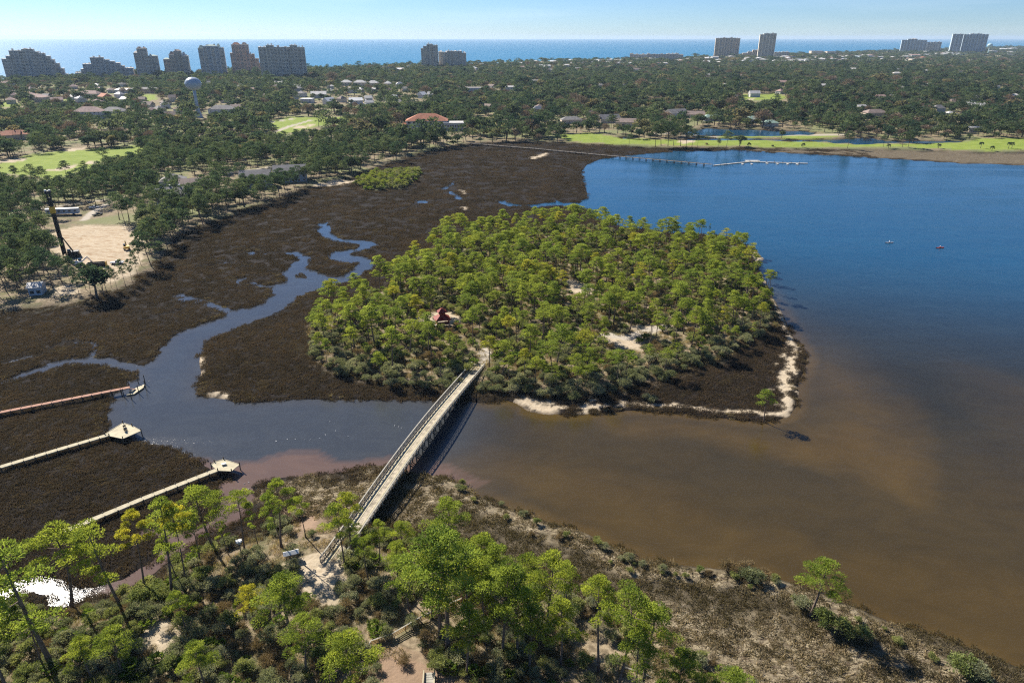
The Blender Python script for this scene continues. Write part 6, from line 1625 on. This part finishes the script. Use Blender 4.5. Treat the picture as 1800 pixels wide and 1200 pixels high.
# site fence between the trailer and the trees: none in view; parked cars in the shops' car park
CM = [('car_a', 'white'), ('car_b', 'grey'), ('car_c', 'dark'), ('car_d', 'maroon')]
q = random.Random(9)
cb = MB().prism([(-2.2, -0.9), (2.2, -0.9), (2.2, 0.9), (-2.2, 0.9)], 0.35, 0.95)
cab_ = MB(); cab_.add([(-1.3, -0.85, 0.952), (1.1, -0.85, 0.952), (1.1, 0.85, 0.952), (-1.3, 0.85, 0.952), (-0.9, -0.7, 1.5), (0.5, -0.7, 1.5), (0.5, 0.7, 1.5), (-0.9, 0.7, 1.5)], [(3, 2, 1, 0), (4, 5, 6, 7), (0, 1, 5, 4), (1, 2, 6, 5), (2, 3, 7, 6), (3, 0, 4, 7)])
cabm = cab_.mesh('cabin', M['glass']); whm = MB().tube([(0, -1.0, 0), (0, 1.0, 0)], 0.35, 8).mesh('axle_wheels', M['rubber'])
bodies = {a: cb.mesh('body', M[a]) for a, b in CM}
for i in range(44):
    row = i % 4
    px = q.uniform(604, 735); py = 170 + row * 4.2 + q.uniform(-0.6, 0.6)
    a, b = q.choices(CM, (5, 3, 3, 1))[0]
    x, y, z = px_at(px, py)
    e = empty('parked_car', (x, y, z), q.choice((0.2, 1.77)) + q.uniform(-0.05, 0.05), b + ' car in the car park of the shops', 'car', b + ' cars in the shops car park')
    dup('body', bodies[a], e, (0, 0, 0)); dup('cabin', cabm, e, (0, 0, 0))
    for sx in (-1.35, 1.35): dup('wheels', whm, e, (sx, 0, 0.35))

# ------------------------------------------------------------------ golf course palms and machines
def palm(px, py, ytop, label):
    x, y, z = px_at(px, py); h = max(4, height_from(y, ytop) - z)
    e = empty('palm_tree', (x, y, z), spin(), label, 'palm tree')
    MB().tube([(0, 0, -0.2), (0.1, 0, h * 0.4), (0.15, 0.1, h * 0.85)], [0.26, 0.2, 0.17], 7).build('trunk', M['bark_grey'], e)
    P, D = [], []
    r = np.random.default_rng(int(px))
    for i in range(26):
        az = i * 2.399; el = r.uniform(-0.5, 1.1)
        d = np.array([math.cos(az) * math.cos(el), math.sin(az) * math.cos(el), math.sin(el)])
        for t in range(4): P.append(np.array([0.15, 0.1, h * 0.85]) + d * t * 0.5 + (0, 0, -0.1 * t * t)); D.append(d + np.array((0, 0, -0.22 * t)))
    V, F = quads_from(np.array(P), unit(np.array(D)), 0.75, 0.6, r)
    m_ = mesh_np('crown', V, F, M['oak']); fattr(m_, 'shade', np.full(len(V), 0.5)); link('crown', m_, e)
for i, (px, py, yt) in enumerate(((1316, 259, 251), (1411, 260, 252), (1561, 262, 253), (1649, 262, 253), (1723, 262, 249), (1743, 266, 257), (1772, 262, 250), (1778, 262, 249.5))):
    palm(px, py, yt, ('small fan palm on the far fairway, %s from the left' % ('first', 'second', 'third', 'fourth', 'fifth', 'sixth', 'seventh', 'eighth')[i]))
def tree_px(px, py, ytop, K, v, ref, wd, nm, label):
    x, y, z = px_at(px, py); h = height_from(y, ytop) - z; s = h / ref
    plant(nm, K, v, x, y, z - 0.1, spin(), (s * wd, s * wd, s), label, 'tree')
tree_px(1276, 261, 231, DPINE, 1, 14, 1.05, 'dark_pine', 'tall round-crowned tree on the far bank opposite the floating dock')
tree_px(1263, 261, 244, DPINE, 0, 14, 1.0, 'dark_pine', 'lower tree left of the tall one on the far bank')
tree_px(1300, 260, 245, DPINE, 3, 14, 0.7, 'dark_pine', 'thin tree right of the tall one on the far bank')
tree_px(1105, 257, 236, DPINE, 2, 14, 1.1, 'dark_pine', 'single tree on the fairway edge above the long pier')
for i, (px, py, yt) in enumerate(((1152, 258, 218), (1162, 257, 212), (1174, 258, 215), (1184, 257, 219), (1196, 258, 213), (1206, 258, 222), (1216, 258, 228), (1226, 259, 238))):
    tree_px(px, py, yt, DPINE, i % 7, 14, 1.0, 'dark_pine', 'tree of the dark clump on the far bank, %s from the left' % ('first', 'second', 'third', 'fourth', 'fifth', 'sixth', 'seventh', 'eighth')[i])
def mower(px, py, lab, col):
    x, y, z = px_at(px, py); e = empty('golf_cart', (x, y, z), 0.3, lab, 'golf cart')
    MB().box(-1.1, 1.1, -0.6, 0.6, 0.35, 0.85).build('body', col, e); MB().box(-0.2, 0.5, -0.55, 0.55, 0.85, 1.1).build('seat', M['black'], e)
    MB().box(-0.9, 0.8, -0.65, 0.65, 1.85, 1.93).build('roof', M['black'], e)
    for sx in (-0.8, 0.7):
        for sy in (-0.55, 0.55): MB().bar((sx, sy, 0.8), (sx, sy, 1.86), 0.06).build('roof_post', M['black'], e)
    for sx in (-0.75, 0.75): MB().tube([(sx, -0.62, 0.26), (sx, 0.62, 0.26)], 0.26, 8).build('wheels', M['rubber'], e)
mower(1358, 258, 'dark golf cart on the far fairway', M['black'])
mower(1242, 255, 'red golf cart beside the far bank trees', M['red'])

# ------------------------------------------------------------------ kayaks and birds on the water
def kayak(px, py, rzv, lab, hull, vest, plab):
    x, y = G(px, py, 0)
    e = empty('kayak', (x, y, 0.0), rzv, lab, 'kayak')
    mb = MB(); rings = []
    st = [(-2.3, 0.02, 0.42), (-1.7, 0.26, 0.34), (-0.8, 0.42, 0.28), (0, 0.46, 0.27), (0.8, 0.42, 0.28), (1.7, 0.26, 0.34), (2.3, 0.02, 0.42)]
    v = []; f = []
    for xx, w, t in st: v += [(xx, -w, t), (xx, 0, -0.12), (xx, w, t), (xx, 0, t + 0.06)]
    for i in range(6):
        for k_ in range(4): f.append((i * 4 + k_, i * 4 + (k_ + 1) % 4, (i + 1) * 4 + (k_ + 1) % 4, (i + 1) * 4 + k_))
    mb.add(v, f); mb.build('hull', hull, e, True)
    MB().lathe([(0.42, 0.33), (0.42, 0.40), (0.34, 0.40), (0.34, 0.34)], 14).build('cockpit_rim', M['black'], e)
    # the paddler: one skinned body, seated
    me = bpy.data.meshes.new('body')
    J = [(0, 0, 0.36), (0, 0, 0.62), (0.03, 0, 0.88), (0.03, 0, 1.0), (0.04, 0, 1.16), (0.06, 0.2, 0.84), (0.25, 0.38, 0.66), (0.5, 0.3, 0.74), (0.06, -0.2, 0.84), (0.25, -0.38, 0.68), (0.5, -0.3, 0.8), (0.35, 0.12, 0.36), (0.75, 0.13, 0.34), (0.35, -0.12, 0.36), (0.75, -0.13, 0.34)]
    E = [(0, 1), (1, 2), (2, 3), (3, 4), (2, 5), (5, 6), (6, 7), (2, 8), (8, 9), (9, 10), (0, 11), (11, 12), (0, 13), (13, 14)]
    me.from_pydata(J, E, [])
    pe = bpy.data.objects.new('person', me); COL.objects.link(pe)
    pe.location = (x, y, 0.0); pe.rotation_euler = (0, 0, rzv)
    pe.modifiers.new('skin', 'SKIN')
    rad = [.15, .14, .15, .06, .11, .07, .05, .045, .07, .05, .045, .09, .07, .09, .07]
    for sv_, r_2 in zip(me.skin_vertices[0].data, rad): sv_.radius = (r_2, r_2)
    me.skin_vertices[0].data[0].use_root = True
    pe.modifiers.new('smooth', 'SUBSURF').levels = 1
    me.materials.append(vest)
    tag(pe, plab, 'person')
    hat = MB().lathe([(0.24, 1.2), (0.2, 1.22), (0.13, 1.24), (0.11, 1.33), (0.02, 1.36)], 12).build('hat', M['shirt'], pe)
    pd = MB().tube([(0.5, -1.05, 1.1), (0.5, 1.05, 0.5)], 0.018, 6).build('paddle', M['black'])
    pd.location = (x, y, 0); pd.rotation_euler = (0, 0, rzv)
    tag(pd, 'paddle held across the ' + lab.split(' ')[0] + ' kayak', 'paddle')
    MB().bar((0.5, -1.42, 1.2), (0.5, -1.0, 1.08), 0.18, 0.03).build('blade', hull, pd); MB().bar((0.5, 1.0, 0.51), (0.5, 1.42, 0.39), 0.18, 0.03).build('blade', hull, pd)
kayak(1563, 427, 0.05, 'white kayak on the open bay, the farther of two', M['white'], M['shirt'], 'person in a white top paddling the farther kayak')
kayak(1652, 436, 0.12, 'red kayak on the open bay, the nearer of two', M['red_boat'], M['vest'], 'person in a red vest paddling the nearer kayak')
def gull_mesh():
    mb = MB(); mb.tube([(-0.42, 0, 0.16), (-0.25, 0, 0.13), (0, 0, 0.12), (0.2, 0, 0.16), (0.3, 0, 0.26), (0.36, 0, 0.32), (0.44, 0, 0.31)], [0.02, 0.10, 0.16, 0.12, 0.07, 0.075, 0.02], 8); return mb.mesh('body', M['white'], True)
gm = gull_mesh()
wg = MB().add([(-0.45, 0.05, 0.22), (0.1, 0.15, 0.2), (0.1, 0.05, 0.27), (-0.45, -0.05, 0.22), (0.1, -0.15, 0.2), (0.1, -0.05, 0.27)], [(0, 1, 2), (3, 5, 4)]).mesh('wings', M['blue_paint'])
for px, py in ((536, 773), (545, 773), (505, 772), (519, 772), (485, 775), (430, 850), (437, 848), (453, 846), (437, 859), (590, 757), (580, 741), (572, 764), (612, 767), (701, 750), (694, 748), (706, 752), (486, 775.5), (562, 770), (588, 745)):
    x, y = G(px, py, 0)
    e = empty('seabird', (x, y, -0.03), spin(), 'white seabird floating on the channel left of the bridge', 'bird', 'seabirds on the channel')
    e.scale = (0.55, 0.55, 0.55)
    dup('body', gm, e, (0, 0, 0)); dup('wings', wg, e, (0, 0, 0))

# ------------------------------------------------------------------ small things near the viewer
x, y, z = px_at(426, 982)
nbx = empty('nest_box', (x, y, z), 0.5, 'white-topped nest box on a tall pole beside the pink creek', 'nest box')
hp = height_from(y, 950) - z
MB().tube([(0, 0, -0.3), (0, 0, hp - 0.6)], 0.09, 8).build('pole', M['pile'], nbx)
MB().box(-0.35, 0.35, -0.35, 0.35, hp - 0.75, hp - 0.1).build('box', M['wood'], nbx); MB().box(-0.6, 0.6, -0.55, 0.55, hp - 0.1, hp - 0.02).build('roof', M['white'], nbx)
x, y, z = px_at(514, 986)
ks = empty('information_kiosk', (x, y, z), 0.35, 'small roofed notice board at the edge of the sandy landing', 'notice board')
for sx in (-1.1, 1.1): MB().box(sx - 0.08, sx + 0.08, -0.08, 0.08, -0.3, 1.9).build('post', M['pile'], ks)
MB().box(-1.0, 1.0, -0.04, 0.04, 0.7, 1.7).build('board', M['wood'], ks)
MB().add([(-1.55, -0.75, 1.75), (1.55, -0.75, 1.75), (1.55, 0, 2.25), (-1.55, 0, 2.25), (1.55, 0.75, 1.75), (-1.55, 0.75, 1.75), (-1.55, 0, 2.1), (1.55, 0, 2.1)], [(0, 1, 2, 3), (3, 2, 4, 5), (1, 0, 6, 7), (5, 4, 7, 6), (0, 3, 5, 6), (1, 7, 4, 2)]).build('roof', M['white'], ks)
# golden rail fence
fp = [G(643, 1152, 2.2), G(652, 1132, 2.2), G(690, 1118, 2.2), G(735, 1092, 2.2), G(775, 1072, 2.2), G(812, 1055, 2.2)]
f0 = Vector((*fp[0], 0)); zf = gz(*fp[0])
fe = empty('rail_fence', (f0.x, f0.y, zf), 0, 'golden wooden rail fence among the foreground pines', 'fence')
for a, b in zip(fp[:-1], fp[1:]):
    a = Vector(a); b = Vector(b); n = max(1, int((b - a).length / 1.8))
    for i in range(n):
        p = a + (b - a) * i / n - f0.to_2d(); p2 = a + (b - a) * (i + 1) / n - f0.to_2d()
        zz = gz(p.x + f0.x, p.y + f0.y) - zf; z2 = gz(p2.x + f0.x, p2.y + f0.y) - zf
        MB().box(p.x - 0.07, p.x + 0.07, p.y - 0.07, p.y + 0.07, zz - 0.3, zz + 1.3).build('post', M['wood_gold'], fe)
        for hh_ in (0.4, 0.72, 1.04): MB().bar((p.x, p.y, zz + hh_), (p2.x, p2.y, z2 + hh_), 0.05, 0.16).build('rail', M['wood_gold'], fe)
        MB().bar((p.x, p.y, zz + 1.33), (p2.x, p2.y, z2 + 1.33), 0.2, 0.06).build('top_rail', M['wood_grey'], fe)
x, y, z = px_at(755, 1190)
stp = empty('wooden_steps', (x, y, z), 0.05, 'pale wooden steps at the bottom edge below the fence', 'steps')
for i in range(5): MB().box(-0.8, 0.8, -i * 0.45 - 0.22, -i * 0.45 + 0.22, -0.1, 0.35 - 0.0 * i + 0.12 * (4 - i) * 0.3).build('step', M['wood_grey'], stp)
for sx in (-1, 1): MB().bar((sx * 0.92, 0.4, 0.75), (sx * 0.92, -2.4, 0.6), 0.2, 0.35).build('stringer', M['wood_pale'], stp)
# red play tower in the island clearing
x, y, z = px_at(778, 576)
pv = empty('play_tower', (x, y, z), 0.3, 'dark red two-tier wooden pavilion in the island clearing', 'pavilion')
for sx in (-2.2, 2.2):
    for sy in (-1.8, 1.8): MB().box(sx - 0.15, sx + 0.15, sy - 0.15, sy + 0.15, -0.3, 3.2).build('post', M['red'], pv)
MB().box(-2.4, 2.4, -2.0, 2.0, 1.3, 1.5).build('floor', M['wood'], pv)
for sx in (-2.3, 2.3): MB().box(sx - 0.06, sx + 0.06, -1.7, 1.7, 1.5, 2.4).build('side_panel', M['red'], pv)
MB().box(-2.1, 2.1, -1.86, -1.74, 1.5, 2.3).build('front_panel', M['red'], pv)
def pyr(mb, hx, hy, z0, z1, t=0.3):
    return mb.add([(-hx, -hy, z0), (hx, -hy, z0), (hx, hy, z0), (-hx, hy, z0), (-t, -t, z1), (t, -t, z1), (t, t, z1), (-t, t, z1)], [(3, 2, 1, 0), (0, 1, 5, 4), (1, 2, 6, 5), (2, 3, 7, 6), (3, 0, 4, 7), (4, 5, 6, 7)])
pyr(MB(), 3.0, 2.6, 3.2, 4.7, 1.0).build('lower_roof', M['red'], pv)
MB().box(-1.0, 1.0, -0.9, 0.9, 4.6, 5.9).build('upper_room', M['red'], pv)
pyr(MB(), 1.7, 1.5, 5.9, 7.2).build('upper_roof', M['red'], pv)
MB().bar((-2.6, -1.2, 1.4), (-4.8, -2.4, 0.05), 0.8, 0.1).build('slide', M['white'], pv)
# a drift log or two on the shore
def log(a, b, r, lab):
    A1 = G(*a, 0.7); B1 = G(*b, 0.7); z = gz(*A1); z2 = gz(*B1); x, y = A1
    o = MB().tube([(0, 0, r), ((B1[0] - x) * 0.5, (B1[1] - y) * 0.5 + 0.2, (z2 - z) / 2 + r * 1.2), (B1[0] - x, B1[1] - y, z2 - z + r)], [r * 1.2, r, r * 0.6], 7).build('fallen_log', M['wood_grey'])
    o.location = (x, y, z); tag(o, lab, 'log')
log((1092, 1177), (1145, 1196), 0.16, 'pale fallen log among the right foreground pines')
log((895, 690), (918, 678), 0.2, 'bleached fallen trunk on the island shore right of the bridge')
log((1188, 612), (1172, 600), 0.2, 'pale fallen trunk in the right part of the island wood')
log((740, 634), (765, 646), 0.18, 'pale log in the undergrowth left of the far bridge end')

# ------------------------------------------------------------------ the air
hz = MB().box(-62000, 62000, -300, 46500, -4.0, 150.0)
hm = bpy.data.materials.new('haze_air'); hm.use_nodes = True
ht = hm.node_tree; ht.nodes.clear()
ho = ht.nodes.new('ShaderNodeOutputMaterial'); hv = ht.nodes.new('ShaderNodeVolumePrincipled')
hv.inputs['Color'].default_value = (0.62, 0.80, 1.0, 1); hv.inputs['Density'].default_value = HAZE; hv.inputs['Anisotropy'].default_value = 0.2
ht.links.new(hv.outputs[0], ho.inputs['Volume'])
tag(hz.build('haze', hm), 'thin blue coastal haze over the whole place', kind='stuff')
